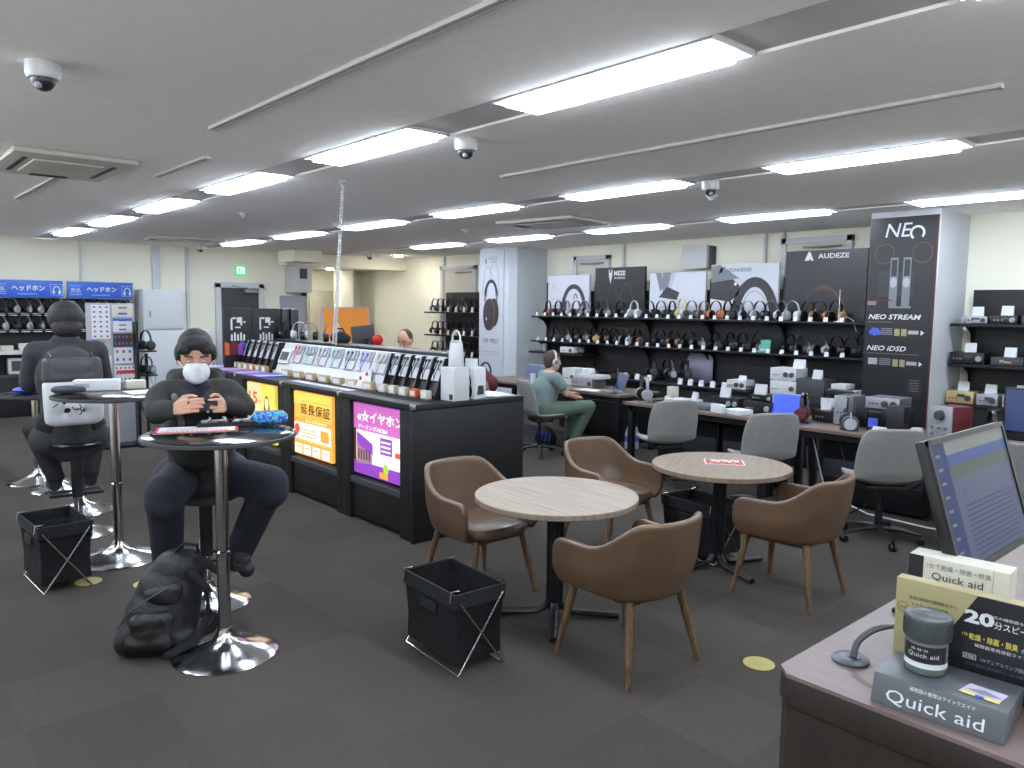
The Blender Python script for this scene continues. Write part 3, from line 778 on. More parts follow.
def card(loc, rz, lab, grp, w=.05, h=.05):
    if not CARD:
        o = M().add([(-.5, 0, 0), (.5, 0, 0), (.5, .35, 1), (-.5, .35, 1), (-.5, .5, 0), (.5, .5, 0)], [(0, 1, 2, 3), (2, 3, 4, 5)]).build('price_card', 'paper', fix=False)
        CARD.append(o)
    else:
        o = CARD[0].copy(); COL.objects.link(o)
    o.location = loc; o.rotation_euler = (0, 0, R(rz)); o.scale = (w, w * .6, h)
    return tag(o, lab, 'price card', grp)
ROWN = {1: 'top', 2: 'second'}

# ---------------------------------------------------------------- long shelf wall
SF, SBK = 8.2, 8.56
Z1, Z2, Z3 = 1.605, 1.225, .8
sw = thing('display_shelving', 'long black display shelving with two shelves of headphones along the back wall', 'shelving', (-6.2, SF, 0))
ox = -6.2
xs = [-8.82, -7.8, -6.79, -5.8, -4.77, -3.6]
for k in range(5):
    a, b = xs[k] - ox, xs[k + 1] - ox
    M().box(a + .01, b - .01, .36, .39, .05, 1.98).build('back_panel', 'black', sw)
    for z in (Z1, Z2):
        M().box(a, b - .004, 0, .36, z - .022, z).build('shelf', 'blackm', sw, bevel=.003)
        M().add([(a + .02, .35, z - .022), (a + .02, .1, z - .022), (a + .02, .25, z - .09), (a + .02, .35, z - .22), (a + .035, .35, z - .022), (a + .035, .1, z - .022), (a + .035, .25, z - .09), (a + .035, .35, z - .22)],
                [(0, 1, 2, 3), (7, 6, 5, 4), (0, 4, 5, 1), (1, 5, 6, 2), (2, 6, 7, 3)]).build('bracket', 'blackm', sw)
for x in xs:
    M().box(x - ox - .02, x - ox + .02, .345, .39, 0, 2.12).build('upright', 'blackm', sw)
M().box(xs[1] - ox, xs[4] - ox, -.36, .36, Z3 - .03, Z3).build('shelf', 'blackm', sw, bevel=.003)
M().box(xs[4] - ox, xs[5] - ox, -.36, .36, .66, .69).build('shelf', 'blackm', sw, bevel=.003)
M().box(xs[0] - ox, xs[1] - ox + .1, -.05, .36, 1.03, 1.06).build('shelf', 'blackm', sw, bevel=.003)
M().box(xs[0] - ox + .9, xs[4] - ox, -.25, .34, 0, Z3 - .031).build('base_cabinet', 'black', sw, bevel=.004)
M().box(xs[4] - ox, xs[5] - ox, -.25, .34, 0, .655).build('base_cabinet', 'black', sw, bevel=.004)
def header(nme, lab, x0, x1, z1, mt):
    t = thing(nme, lab, 'display board', ((x0 + x1) / 2, 8.5, Z1 + .003))
    w = (x1 - x0) / 2
    M().box(-w, w, -.02, .02, 0, z1 - Z1).build('panel', mt, t)
    return t, w, z1 - Z1
y = -.022
t, w, h = header('header_board', 'white header board with a large black headband picture at the left end of the shelves', -8.74, -7.87, 2.22, 'board_w')
m = M().arc2(.12, .06, .27, .42, .07, 0, 180, y, 0).arc2(.16, .22, .05, .12, .02, 20, 160, y, 0).arc2(-w + .14, .47, .035, .04, .006, 0, 360, y, 1).arc2(-w + .12, .42, .035, .04, .006, 0, 360, y, 1).arc2(-w + .17, .42, .035, .04, .006, 0, 360, y, 1)
for k in range(3): m.r2(-w + .05, .25 - k * .05, -w + .3, .257 - k * .05, y, 1)
m.build('print', ['pdark', 'lgrey'], t, fix=False, smooth=False)
t, w, h = header('header_board', 'black header board with a white horned emblem and the word MEZE', -7.75, -6.83, 2.31, 'black')
m = M().arc2(-.12, .1, .11, .38, .012, 10, 175, y, 0).arc2(.14, .08, .13, .4, .012, 5, 170, y, 0).e2(.0, .22, .06, .1, y, 1)
m.build('headband_print', ['dgrey', 'pdark'], t, fix=False, smooth=False)
M().p2([(-.2, .66), (-.185, .69), (-.175, .63), (-.155, .63), (-.145, .69), (-.13, .66), (-.135, .58), (-.15, .53), (-.165, .47), (-.18, .53), (-.195, .58)], y).build('emblem', 'paper', t, fix=False)
text('MEZE', t, -.1, .59, .21, .065, y, 'paper', thick=.04)
text('AUDIO', t, -.1, .54, .21, .03, y, 'paper', thick=.02)
t, w, h = header('header_board', 'pale header board with a cropped dark headband, right of the black emblem board', -6.74, -5.84, 2.21, 'board_w')
m = M().p2([(-w + .1, h), (-w + .2, h), (-w + .24, .42), (-w + .18, .35)], y, 0).p2([(-w + .22, h), (-w + .36, h), (-w + .28, .3), (-w + .22, .3)], y - .001, 0).p2([(-w + .36, h), (-w + .44, h), (-w + .32, .3), (-w + .28, .3)], y, 1)
m.p2([(-w + .16, .28), (-w + .3, .42), (-w + .5, .34), (-w + .46, .24)], y - .002, 2)
m.build('print', ['pgrey', 'lav', 'pdark'], t, fix=False, smooth=False)
t, w, h = header('header_board', 'grey and white photo header board with a giant headphone and the word SENNHEISER', -5.76, -4.82, 2.29, 'board_w')
m = M().p2([(-w, h - .02), (-w + .12, h), (-w + .42, h - .18), (-w + .3, .5), (-w, .45)], y, 1).p2([(-w, .26), (-w, .46), (-w + .32, .5), (-w + .42, .42), (-w + .4, .3), (-w + .28, .22)], y - .001, 0)
m.arc2(.16, .0, .33, .52, .12, -5, 185, y - .001, 0).arc2(.16, .0, .2, .36, .02, -5, 185, y - .002, 3)
m.e2(-w + .36, .44, .02, .02, y - .002, 2)
m.build('print', ['pdark', 'pgrey', 'paper', 'lgrey'], t, fix=False, smooth=False)
text('SENNHEISER', t, -.24, .59, .35, .045, y, 'pdark')
M().p2([(-.36, .58), (-.32, .58), (-.28, .64), (-.33, .64)], y).p2([(-.33, .57), (-.3, .57), (-.25, .65), (-.28, .65)], y - .001).build('emblem', 'pgrey', t, fix=False)
t, w, h = header('header_board', 'tall black header board with a white triangle and the word AUDEZE', -4.73, -3.78, 2.41, 'pcharcoal')
m = M().arc2(-.04, -.08, .3, .5, .07, 25, 130, y, 0).arc2(.0, -.1, .3, .5, .035, 15, 110, y - .001, 1)
m.build('headband_print', ['pdark', 'pcopper'], t, fix=False, smooth=False)
M().p2([(-.25, .69), (-.2, .69), (-.185, .715), (-.17, .69), (-.14, .69), (-.185, .79), (-.205, .79)], y).build('emblem', 'paper', t, fix=False)
text('AUDEZE', t, -.09, .71, .36, .055, y, 'paper', thick=.02)

topk = [(-8.62, 'wood'), (-8.42, 'black'), (-8.25, 'silver'), (-8.02, 'grey'), (-7.87, 'silver'), (-7.67, 'black'), (-7.46, 'grey'), (-7.18, 'black'), (-6.95, 'white'), (-6.65, 'black'), (-6.47, 'black'), (-6.3, 'black'), (-6.12, 'cream'), (-5.98, 'brown'), (-5.8, 'brown'), (-5.6, 'orange'), (-5.44, 'black'), (-5.32, 'black'), (-5.15, 'silver'), (-5.0, 'black'), (-4.86, 'silver'), (-4.7, 'silver'), (-4.58, 'white'), (-4.4, 'tan'), (-4.24, 'wood'), (-4.06, 'tan')]
nth = {}
for i, (x, k) in enumerate(topk):
    put_hp(k, (x, SF + .17 + .02 * (i % 3), Z1 + .002), random.choice((-8, -14, -20, -26)), '%s headphones on the long wall top shelf, %s from the white column' % (HPK[k][4], ordn[i]), 'headphones on the top shelf', 1.15 if k != 'cream' else 1.3)
midk = [(-8.45, 'black'), (-8.24, 'grey'), (-8.07, 'black'), (-7.88, 'grey'), (-7.68, 'tan'), (-7.48, 'wood'), (-7.28, 'black'), (-7.08, 'silver'), (-6.88, 'wood'), (-6.45, 'black'), (-6.24, 'wood'), (-6.02, 'black'), (-5.85, 'grey'), (-5.6, 'black'), (-5.4, 'black'), (-5.2, 'black'), (-5.02, 'grey'), (-4.6, 'black'), (-4.42, 'grey'), (-4.22, 'silver'), (-4.04, 'black'), (-3.86, 'black')]
for i, (x, k) in enumerate(midk):
    put_hp(k, (x, SF + .17 + .02 * (i % 3), Z2 + .002), random.choice((-8, -14, -20, -26)), '%s headphones on the long wall second shelf, %s from the white column' % (HPK[k][4], ordn[i]), 'headphones on the second shelf', 1.12)
for i in range(28):
    x = -8.72 + i * .178
    card((x, SF + .015, Z1 + .002), -10, 'small white price card on the edge of the long wall top shelf', 'price cards on the top shelf', .052, .05)
    card((x + .03, SF + .015, Z2 + .002), -10, 'small white price card on the edge of the long wall second shelf', 'price cards on the second shelf', .052, .05)
t = thing('earphone_case', 'small open teal case standing on the second shelf', 'case', (-4.86, SF + .08, Z2 + .001), 10)
M().box(-.06, .06, -.05, .05, 0, .03).build('base', 'teal', t, bevel=.01)
M().box(-.06, .06, .045, .06, .03, .16, 0, T3(0, 0, 0, -8)).build('lid', 'teal', t, bevel=.01)
M().rev([(.02, 0), (.045, .0), (.045, .012)], 20, T=T3(0, 0, .031)).build('dial', 'paper', t)
t = thing('stand_rod', 'slim upright headphone stand on the top shelf before the tall black board', 'stand', (-3.98, SF + .1, Z1 + .001))
M().rev([(.05, 0), (.05, .01), (.006, .014), (.006, .34), (.002, .36)], 14).build('rod', 'steel', t)
M().tube([(.0, 0, .02), (.1, -.02, .06), (.16, 0, .02), (.2, 0, -.1)], .006, 6).build('cable', 'lgrey', t)
# coiled black cable hanging at the right end of the second shelf
t = thing('cable_coil', 'big coil of black cable hanging at the right end of the second shelf', 'cable', (-3.72, SF + .22, Z2 + .17))
for k in range(3):
    M().tube([(.1 * math.cos(a * PI / 12) + .004 * k, .012 * k, .13 * math.sin(a * PI / 12)) for a in range(24)], .007, 6, closed=True).build('loop', 'blackp', t)

# ---------------------------------------------------------------- hi-fi units
def amp(nme, lab, loc, w, h, d, body, front, knobs=1, rz=0, grp=None, cat='amplifier', buttons=3, disp=False, tagc=True):
    t = thing(nme, lab, cat, loc, rz, grp)
    M().box(-w / 2, w / 2, -d / 2 + .006, d / 2, .008, h).build('body', body, t, bevel=.003)
    M().box(-w / 2 - .002, w / 2 + .002, -d / 2 - .004, -d / 2 + .006, .006, h + .001).build('front_panel', front, t, bevel=.002)
    for sx in (-1, 1):
        for sy in (-1, 1):
            M().rev([(.012, 0), (.012, .009)], 10, c=(sx * (w / 2 - .025), sy * (d / 2 - .025), 0)).build('foot', 'blackp', t)
    T = Matrix.Translation((0, -d / 2 - .004, 0)) @ Euler((R(90), 0, 0)).to_matrix().to_4x4()
    kr = min(.028, h * .3)
    for k in range(knobs):
        M().rev([(kr, 0), (kr * .94, .015), (kr * .5, .017)], 16, c=(w / 2 - kr * 1.6 - k * kr * 2.6, h / 2, 0), T=T).build('knob', 'dgrey' if front not in ('blackp',) else 'grey', t)
    m = M()
    for k in range(buttons):
        m.box(-w / 2 + .03 + k * .03, -w / 2 + .044 + k * .03, -d / 2 - .008, -d / 2 - .004, h * .4, h * .4 + .012)
    if buttons: m.build('buttons', 'dgrey' if front != 'blackp' else 'grey', t)
    if disp: M().box(-.02, .05, -d / 2 - .007, -d / 2 - .004, h * .55, h * .8).build('display', 'dgrey', t)
    return t
def hstand(t, x, y, z, h, m='steel', bw=.09):
    mm = M().box(x - bw, x + bw, y - .07, y + .07, z, z + .01).box(x - .01, x + .01, y + .03, y + .045, z, z + h).box(x - .04, x + .04, y - .03, y + .045, z + h - .008, z + h)
    return mm.build('stand', m, t, bevel=.003)
def headphone_on_stand(lab, loc, rz, kind, sc=1.15, sm='glass', grp=None):
    s = thing('headphone_stand', 'stand under the ' + lab, 'stand', loc, rz)
    M().box(-.08, .08, -.07, .07, 0, .01).build('base', sm, s, bevel=.003)
    M().box(-.02, .02, .04, .05, .01, .27).build('upright', sm, s, bevel=.002)
    M().box(-.025, .025, -.03, .05, .262, .27).build('arm', sm, s, bevel=.002)
    put_hp(kind, (loc[0], loc[1], loc[2] + .268 - .2 * sc - .002), rz, lab, grp, sc)

# third shelf of the long wall, z .8
zt = Z3 + .001
for i, x in enumerate((-7.62, -7.45, -7.28, -6.7, -6.5, -6.3)):
    amp('headphone_amplifier', 'small dark headphone amplifier on the low shelf of the long wall, %s from the left' % ordn[i], (x, 8.1, zt), .15, .05, .2, 'blackp', 'dgrey', 1, -8, 'small dark amplifiers on the low shelf')
    card((x + .02, 7.93, zt), -10, 'white price card on the low shelf of the long display wall', 'price cards on the low shelf', .08, .075)
for i, (x, yy, k) in enumerate(((-6.1, 8.15, 'black'), (-5.93, 8.22, 'black'), (-5.78, 8.12, 'grey'), (-5.66, 8.26, 'black'))):
    headphone_on_stand('dark headphones by the lavender panel, %s from the left' % ordn[i], (x - .3, yy, zt), -30, k, 1.15, 'blackm', 'dark headphones by the lavender panel')
tag(M().p2([(-.26, 0), (.22, 0), (.22, .3), (.16, .36), (-.14, .36)], 0).build('lavender_panel', 'lav', loc=(-5.92, 8.5, zt), solid=.012, fix=False), 'pale lavender picture panel standing behind the gadgets on the low shelf', 'panel')
for i, x in enumerate((-5.75, -5.6, -5.44, -5.28, -5.12)):
    amp('portable_player', 'dark portable player before the lavender panel, %s from the left' % ordn[i], (x, 7.98, zt), .1, .035, .12, 'blackp', 'dgrey', 0, -10, 'portable players on the low shelf', 'audio player', 1)
    card((x, 7.87, zt), -10, 'white price card on the low shelf of the long display wall', 'price cards on the low shelf', .075, .075)
xa = -4.86
amp('headphone_amplifier', 'small white headphone amplifier with round knobs alone on the low shelf', (-5.02 + .05, 8.0, zt), .24, .11, .2, 'plastic', 'plastic', 2, 0)
card((-4.93, 7.95, zt + .114), -5, 'price card on top of the small white amplifier on the low shelf', None, .1, .05)
amp('audio_box', 'flat black audio box right of the small white amplifier', (-4.84 + .13, 8.02, zt - .11), .2, .05, .2, 'blackp', 'blackp', 1)
za = .691
amp('amplifier', 'white amplifier with round knobs, lower of the stacked white pair', (-4.36, 8.0, za + .1), .3, .16, .28, 'plastic', 'plastic', 1, 0, None, 'amplifier', 3)
amp('amplifier', 'white amplifier, upper of the stacked white pair', (-4.37, 8.0, za + .262), .3, .14, .26, 'plastic', 'plastic', 2)
card((-4.2, 7.88, za + .262 + .145), -5, 'white price card on top of the stacked white amplifiers', None, .14, .1)
amp('amplifier', 'dark blue-grey amplifier with a card on top, between the white stacks', (-4.08, 8.02, za + .1), .36, .2, .28, 'dgrey', 'dgrey', 0, 0, None, 'amplifier', 0)
card((-4.02, 7.95, za + .302), -5, 'white price card on top of the dark blue-grey amplifier', None, .11, .1)
amp('amplifier', 'low white amplifier at the bottom of the stack beside the dark banner', (-3.76, 7.98, za + .02), .3, .1, .26, 'plastic', 'plastic', 0, 0, None, 'amplifier', 1)
amp('amplifier', 'white box with a black oval front stacked beside the dark banner', (-3.72, 7.98, za + .122), .3, .09, .24, 'plastic', 'blackp', 0, 0, None, 'amplifier', 0)
amp('amplifier', 'smallest white box on top of the stack beside the dark banner', (-3.74, 7.98, za + .214), .16, .06, .2, 'plastic', 'plastic', 0, 0, None, 'amplifier', 0)
for x in (-4.62,):
    tag(M().box(-.13, .13, -.14, .14, 0, .1).build('support_block', 'black', loc=(-4.36, 8.0, za), bevel=.003), 'black block raising the stacked white amplifiers', 'block')
tag(M().box(-.15, .15, -.14, .14, 0, .1).build('support_block', 'black', loc=(-4.08, 8.02, za), bevel=.003), 'black block raising the dark blue-grey amplifier', 'block')
bpy.data.objects['audio_box'].location.z = zt
bpy.data.objects['audio_box'].location.x = -4.9 + .11
# short shelf at the left end, z 1.06
amp('headphone_amplifier', 'white flat amplifier on the short shelf behind the seated person in green', (-8.02, 8.3, 1.061), .26, .09, .24, 'plastic', 'plastic', 1, 0)
t = thing('cup', 'white cup standing at the left end of the short shelf', 'cup', (-8.66, 8.35, 1.061))
M().rev([(.03, 0), (.04, .11), (.036, .112), (.028, .01)], 18).build('body', 'plastic', t)

# ---------------------------------------------------------------- work desks before the shelves
DT = .72
def desk(nme, lab, x0, x1, y0, y1, legs, z=DT):
    t = thing(nme, lab, 'desk', (x0, y0, 0))
    M().box(0, x1 - x0, 0, y1 - y0, z - .03, z).build('desk_top', 'deskw', t, bevel=.003)
    M().box(.04, x1 - x0 - .04, .05, .09, z - .09, z - .031).build('rail', 'blackm', t)
    M().box(.04, x1 - x0 - .04, y1 - y0 - .09, y1 - y0 - .05, z - .09, z - .031).build('rail', 'blackm', t)
    for lx, ly in legs:
        M().box(lx - x0 - .03, lx - x0 + .03, ly - y0 - .03, ly - y0 + .03, 0, z - .031).build('leg', 'blackm', t, bevel=.003)
    return t
desk('listening_desk', 'brown desk with black legs where the person in green sits', -8.5, -5.84, 6.85, 7.6, [(-5.9, 6.9), (-5.9, 7.53), (-8.44, 6.9), (-8.44, 7.53), (-7.2, 7.53)])
desk('listening_desk', 'long brown desk full of audio gear in front of the low shelf', -5.42, -3.62, 6.42, 7.1, [(-5.36, 6.5), (-5.36, 7.04), (-3.7, 6.5), (-3.7, 7.04)])
desk('listening_desk', 'long brown desk in front of the dark banner, carrying the big silver amplifier', -3.6, -.6, 6.3, 7.0, [(-3.5, 6.4), (-3.5, 6.94), (-.7, 6.4), (-.7, 6.94)])
tag(M().box(0, 1.2, 0, .5, 0, .5).build('floor_cabinet', 'black', loc=(-7.45, 7.68, 0), bevel=.01), 'low black cabinet under the shelves behind the desk of the person in green', 'cabinet')
for i, (x, w_) in enumerate(((-5.2, .75), (-4.4, .6), (-3.3, .9), (-2.2, .9))):
    t = thing('pedestal_cabinet', 'dark drawer cabinet under the listening desks, %s from the left' % ordn[i], 'cabinet', (x, 6.78 if i < 2 else 6.7, 0))
    M().box(0, w_, 0, .24, .03, .6).build('body', 'black', t, bevel=.005)
    for k in range(3): M().box(.02, w_ - .02, -.015, -.001, .06 + k * .18, .22 + k * .18).build('drawer', 'dgrey' if k == 1 else 'blackm', t, bevel=.004)
zd = DT + .001
def laptop(lab, loc, rz, scr, bodym='alu', ang=105):
    t = thing('laptop', lab, 'laptop', loc, rz)
    M().box(-.16, .16, -.11, .11, 0, .014).build('base', bodym, t, bevel=.003)
    m = M()
    for r_ in range(4):
        for c_ in range(11): m.box(-.14 + c_ * .0258, -.119 + c_ * .0258, -.02 + r_ * .028, .001 + r_ * .028, .014, .016)
    m.build('keyboard', 'pgrey', t)
    M().box(-.05, .05, -.095, -.035, .014, .0152).build('trackpad', 'lgrey', t)
    T = Matrix.Translation((0, .11, .012)) @ Euler((R(ang - 90) * -1, 0, 0)).to_matrix().to_4x4()
    M().box(-.16, .16, 0, .008, 0, .215, 0, T).build('lid', bodym, t, bevel=.003)
    s = M().box(-.15, .15, -.003, -.0005, .012, .205, 0, T).build('screen', scr, t)
    if scr == 'scr_blue':
        m = M()
        for k in range(5): m.box(-.11, -.03, -.0045, -.003, .04 + k * .027, .047 + k * .027, 0, T).box(.0, .08, -.0045, -.003, .04 + k * .027, .047 + k * .027, 0, T)
        m.build('icons', 'pblue', t)
    return t
laptop('open slate-blue-screened laptop left of the person in green', (-7.72, 7.15, zd), 8, 'scr_grey')
laptop('open dark blue laptop on the desk end right of the person in green', (-6.2, 7.1, zd), -30, 'scr_grey')
laptop('open silver laptop with a bright blue screen on the long desk', (-3.68, 6.62, zd), 4, 'scr_blue')
t = thing('white_cup', 'white cup beside the slate blue laptop', 'cup', (-7.48, 7.0, zd))
M().rev([(.03, 0), (.038, .13), (.034, .132), (.026, .01)], 18).build('body', 'plastic', t)
amp('amplifier', 'silver amplifier on the desk in front of the person in green', (-6.75, 7.3, zd), .36, .11, .26, 'alu', 'silver', 1)
amp('amplifier', 'white amplifier behind the head of the person in green', (-7.05, 7.35, zd), .22, .22, .22, 'plastic', 'plastic', 1)
t = thing('desk_organiser', 'pile of white boxes and papers on the desk behind the person in green', 'tray', (-6.7, 7.32, zd + .113), 0)
M().box(-.2, .2, -.1, .12, 0, .05).build('tray', 'plastic', t, bevel=.005); M().box(-.15, -.02, -.06, .06, .05, .12).build('box', 'paper', t, bevel=.003)
tag(M().box(-.16, .16, -.11, .11, 0, .004).build('paper_sheet', 'paper', loc=(-6.45, 7.0, zd)), 'white sheet of paper on the desk of the person in green', 'paper')
t = thing('acrylic_stand', 'clear acrylic display stand at the edge of the desk of the person in green', 'stand', (-6.02, 6.95, zd), 0)
M().box(-.07, .07, -.06, .06, 0, .006).build('base', 'glass', t); M().box(-.03, .03, .03, .036, .006, .3).build('upright', 'glass', t)
# gear on the long desks
headphone_on_stand('silver grey headphones on the left end of the gear desk', (-5.3, 6.62, zd), -30, 'silver', 1.25, 'steel')
amp('headphone_amplifier', 'flat black device by the silver grey headphones', (-5.05, 6.68, zd), .22, .035, .16, 'blackp', 'blackp', 0)
t = thing('cream_box', 'small cream box standing behind the flat black device', 'box', (-5.14, 6.92, zd)); M().box(-.05, .05, -.04, .04, 0, .16).build('carton', 'boxcream', t, bevel=.003)
card((-4.98, 6.6, zd), -10, 'white price card beside the flat black device on the gear desk', None, .09, .09)
amp('headphone_amplifier', 'low white amplifier on the gear desk behind the chair', (-4.8, 6.66, zd), .3, .07, .24, 'plastic', 'plastic', 1)
card((-4.68, 6.66, zd + .075), -25, 'white price card on top of the low white amplifier', None, .11, .08)
amp('headphone_amplifier', 'low aluminium amplifier next to the low white one', (-4.53, 6.66, zd), .24, .05, .24, 'alu', 'alu', 0)
amp('amplifier', 'black amplifier with small knobs in the middle of the gear desk', (-4.42, 6.92, zd), .34, .11, .2, 'blackp', 'blackp', 2, 0)
card((-4.42, 6.82, zd + .114), 0, 'white price card on top of the black amplifier with small knobs', None, .12, .1)
t = thing('white_note_box', 'small white box at the front edge of the gear desk', 'box', (-4.28, 6.5, zd), -8); M().box(-.07, .07, -.03, .03, 0, .08).build('carton', 'paper', t, bevel=.003)
tag(M().box(-.1, .1, -.09, .09, 0, .045).build('book', 'paper', loc=(-4.1, 6.58, zd), bevel=.003), 'thick white catalogue lying near the right end of the gear desk', 'book')
bpy.data.objects['book'].rotation_euler.z = R(-15)
amp('amplifier', 'black amplifier, lower of the pair beside the blue laptop', (-3.98, 6.86, zd), .3, .12, .3, 'blackp', 'blackp', 1)
amp('amplifier', 'smaller black amplifier, upper of the pair beside the blue laptop', (-3.98, 6.88, zd + .122), .24, .06, .22, 'blackp', 'blackp', 1)
card((-4.0, 6.78, zd + .185), 0, 'white price card on top of the pair of black amplifiers', None, .13, .1)
headphone_on_stand('red-trimmed black headphones right of the bright blue laptop', (-3.43, 6.55, zd), -70, 'red', 1.25, 'glass')
amp('amplifier', 'low black amplifier behind the red headphones', (-3.28, 6.84, zd), .28, .1, .24, 'blackp', 'blackp', 1)
card((-3.34, 6.8, zd + .104), -10, 'white price card on top of the low black amplifier', None, .1, .08)
amp('amplifier', 'silver amplifier standing upright behind the large grey headphones', (-3.12, 6.8, zd), .16, .26, .24, 'alu', 'silver', 1)
headphone_on_stand('large grey headphones left of the glossy dark case', (-2.98, 6.5, zd), -60, 'grey', 1.4, 'glass')
amp('amplifier', 'wide blue-grey audio unit raised behind the glassy black box', (-2.8, 6.84, zd + .17), .28, .1, .26, 'alu', 'silver', 2)
tag(M().box(-.18, .18, -.14, .14, 0, .168).build('support_box', 'blackp', loc=(-2.82, 6.84, zd), bevel=.003), 'black box under the wide blue-grey audio unit', 'box')
t = thing('glass_case', 'glossy dark upright case beside the grey headphones', 'case', (-2.6, 6.56, zd), 0); M().box(-.07, .07, -.07, .07, 0, .23).build('body', 'boxblack', t, bevel=.004); M().box(-.072, -.065, -.06, .06, .03, .2).build('side_window', 'glass', t)
card((-2.7, 6.42, zd), -10, 'white price card at the front edge of the desk, by the glossy dark case', None, .12, .06)
t = thing('acrylic_box', 'small clear blue-white card holder on the desk, left of the glossy dark case', 'card holder', (-2.76, 6.5, zd)); M().box(-.06, .04, -.02, .02, 0, .17).build('holder', 'glass', t); M().box(-.05, .03, -.021, -.0205, .04, .12).build('insert', 'pblue', t)
for i, (x, c_) in enumerate(((-2.45, 'plastic'), (-2.4, 'pgreen'))):
    t = thing('small_gadget', '%s gadget on the desk left of the big silver amplifier' % ('small white', 'small green')[i], 'gadget', (x, 6.56, zd + 0), 10)
    M().box(-.04, .04, -.04, .04, 0, .07 - .02 * i).build('body', c_, t, bevel=.006); M().box(-.02, .02, -.042, -.04, .02, .04).build('label', 'paper', t)
    t.location.x -= .02 * i; t.location.y -= .12 * i
# big silver amp with dark red sides, front facing the camera side
t = thing('tall_amplifier', 'big silver-fronted amplifier with dark red sides on the desk under the dark banner', 'amplifier', (-2.22, 6.6, zd), -20)
M().box(-.095, .095, -.1, .12, .01, .27).build('body', 'redbag', t, bevel=.004)
M().box(-.1, .1, -.115, -.1, .008, .275).build('front_panel', 'silver', t, bevel=.003)
T = Matrix.Translation((0, -.115, 0)) @ Euler((R(90), 0, 0)).to_matrix().to_4x4()
M().rev([(.042, 0), (.036, .03), (.02, .032)], 22, c=(-.0, .2, 0), T=T).build('knob', 'dgrey', t)
for a, b in ((-.06, .1), (.0, .1), (.06, .1), (-.06, .05), (.05, .05)): M().rev([(.012, 0), (.01, .014)], 12, c=(a, b, 0), T=T).build('button', 'steel', t)
for a in (-.07, .07):
    for b in (-.08, .1): M().rev([(.014, 0), (.014, .011)], 10, c=(a, b, 0)).build('foot', 'blackp', t)
headphone_on_stand('red headphones on a black stand right of the big silver amplifier', (-1.93, 6.6, zd), -60, 'red', 1.25, 'blackm')
t = thing('desktop_monitor', 'dark monitor with a blue-grey screen standing at the far right of the desks', 'monitor', (-1.62, 6.72, zd), 0)
M().box(-.27, .27, -.02, .02, .1, .44).build('housing', 'blackp', t, bevel=.006); M().box(-.255, .255, -.024, -.02, .115, .425).build('screen', 'scr_grey', t)
M().box(-.03, .03, .0, .03, .01, .2).build('neck', 'blackp', t); M().rev([(.12, 0), (.11, .01), (.03, .014)], 24).build('base', 'blackp', t)

# ---------------------------------------------------------------- right shelves with amplifiers
rs = thing('amplifier_shelving', 'black wall shelving with three shelves of amplifiers right of the dark banner', 'shelving', (-2.8, SF, 0))
M().box(.06, 2.4, .34, .38, 0, 1.95).build('back_panel', 'black', rs)
for z in (1.62, 1.23, .84):
    M().box(-.02, 2.4, 0, .34, z - .03, z).build('shelf', 'blackm', rs, bevel=.003)
    M().add([(.08, .33, z - .03), (.08, .1, z - .03), (.08, .25, z - .09), (.08, .33, z - .22), (.095, .33, z - .03), (.095, .1, z - .03), (.095, .25, z - .09), (.095, .33, z - .22)],
            [(0, 1, 2, 3), (7, 6, 5, 4), (0, 4, 5, 1), (1, 5, 6, 2), (2, 6, 7, 3), (3, 7, 4, 0)]).build('bracket', 'blackm', rs)
M().box(-.0, 2.4, .02, .33, 0, .805).build('base_cabinet', 'black', rs)
gear = [(1.62, -2.62, .22, .07, 'alu', 'silver', 'slim silver amplifier at the left of the top amplifier shelf'), (1.62, -2.37, .22, .08, 'blackp', 'blackp', 'black amplifier in the middle of the top amplifier shelf'), (1.62, -2.12, .2, .08, 'dgrey', 'dgrey', 'silver-rimmed dark amplifier at the right of the top shelf'),
        (1.23, -2.66, .3, .11, 'blackp', 'blackp', 'wide black amplifier at the left of the middle amplifier shelf'), (1.23, -2.32, .26, .08, 'dgrey', 'dgrey', 'dark amplifier with gold lettering on the middle amplifier shelf'), (1.23, -2.03, .2, .09, 'dgrey', 'pgrey', 'grey amplifier at the right edge of the middle amplifier shelf'),
        (.84, -2.7, .24, .12, 'gold', 'gold', 'champagne gold amplifier on the lowest amplifier shelf'), (.84, -2.46, .18, .11, 'silver', 'silver', 'small silver amplifier next to the gold one'), (.84, -2.2, .26, .12, 'silver', 'silver', 'wide silver amplifier on the lowest amplifier shelf'), (.84, -1.93, .22, .12, 'silver', 'silver', 'silver amplifier ending the lowest amplifier shelf')]
for z, x, w_, h_, b_, f_, lab in gear:
    a_ = amp('amplifier', lab, (x, SF + .16, z + .001), w_, h_, .28, b_, f_, 1, 0, 'amplifiers on the right shelving', 'amplifier', 3, True)
    if 'gold lettering' in lab: M().r2(-.06, .03, .04, .055, -.146).build('gold_lettering', 'gold', a_, fix=False)
    card((x - .0, SF + .1, z + h_ + .003), -4, ('card on top of the %s' % lab).replace('on the lowest amplifier shelf', 'on the lowest shelf'), None, .1, .09)

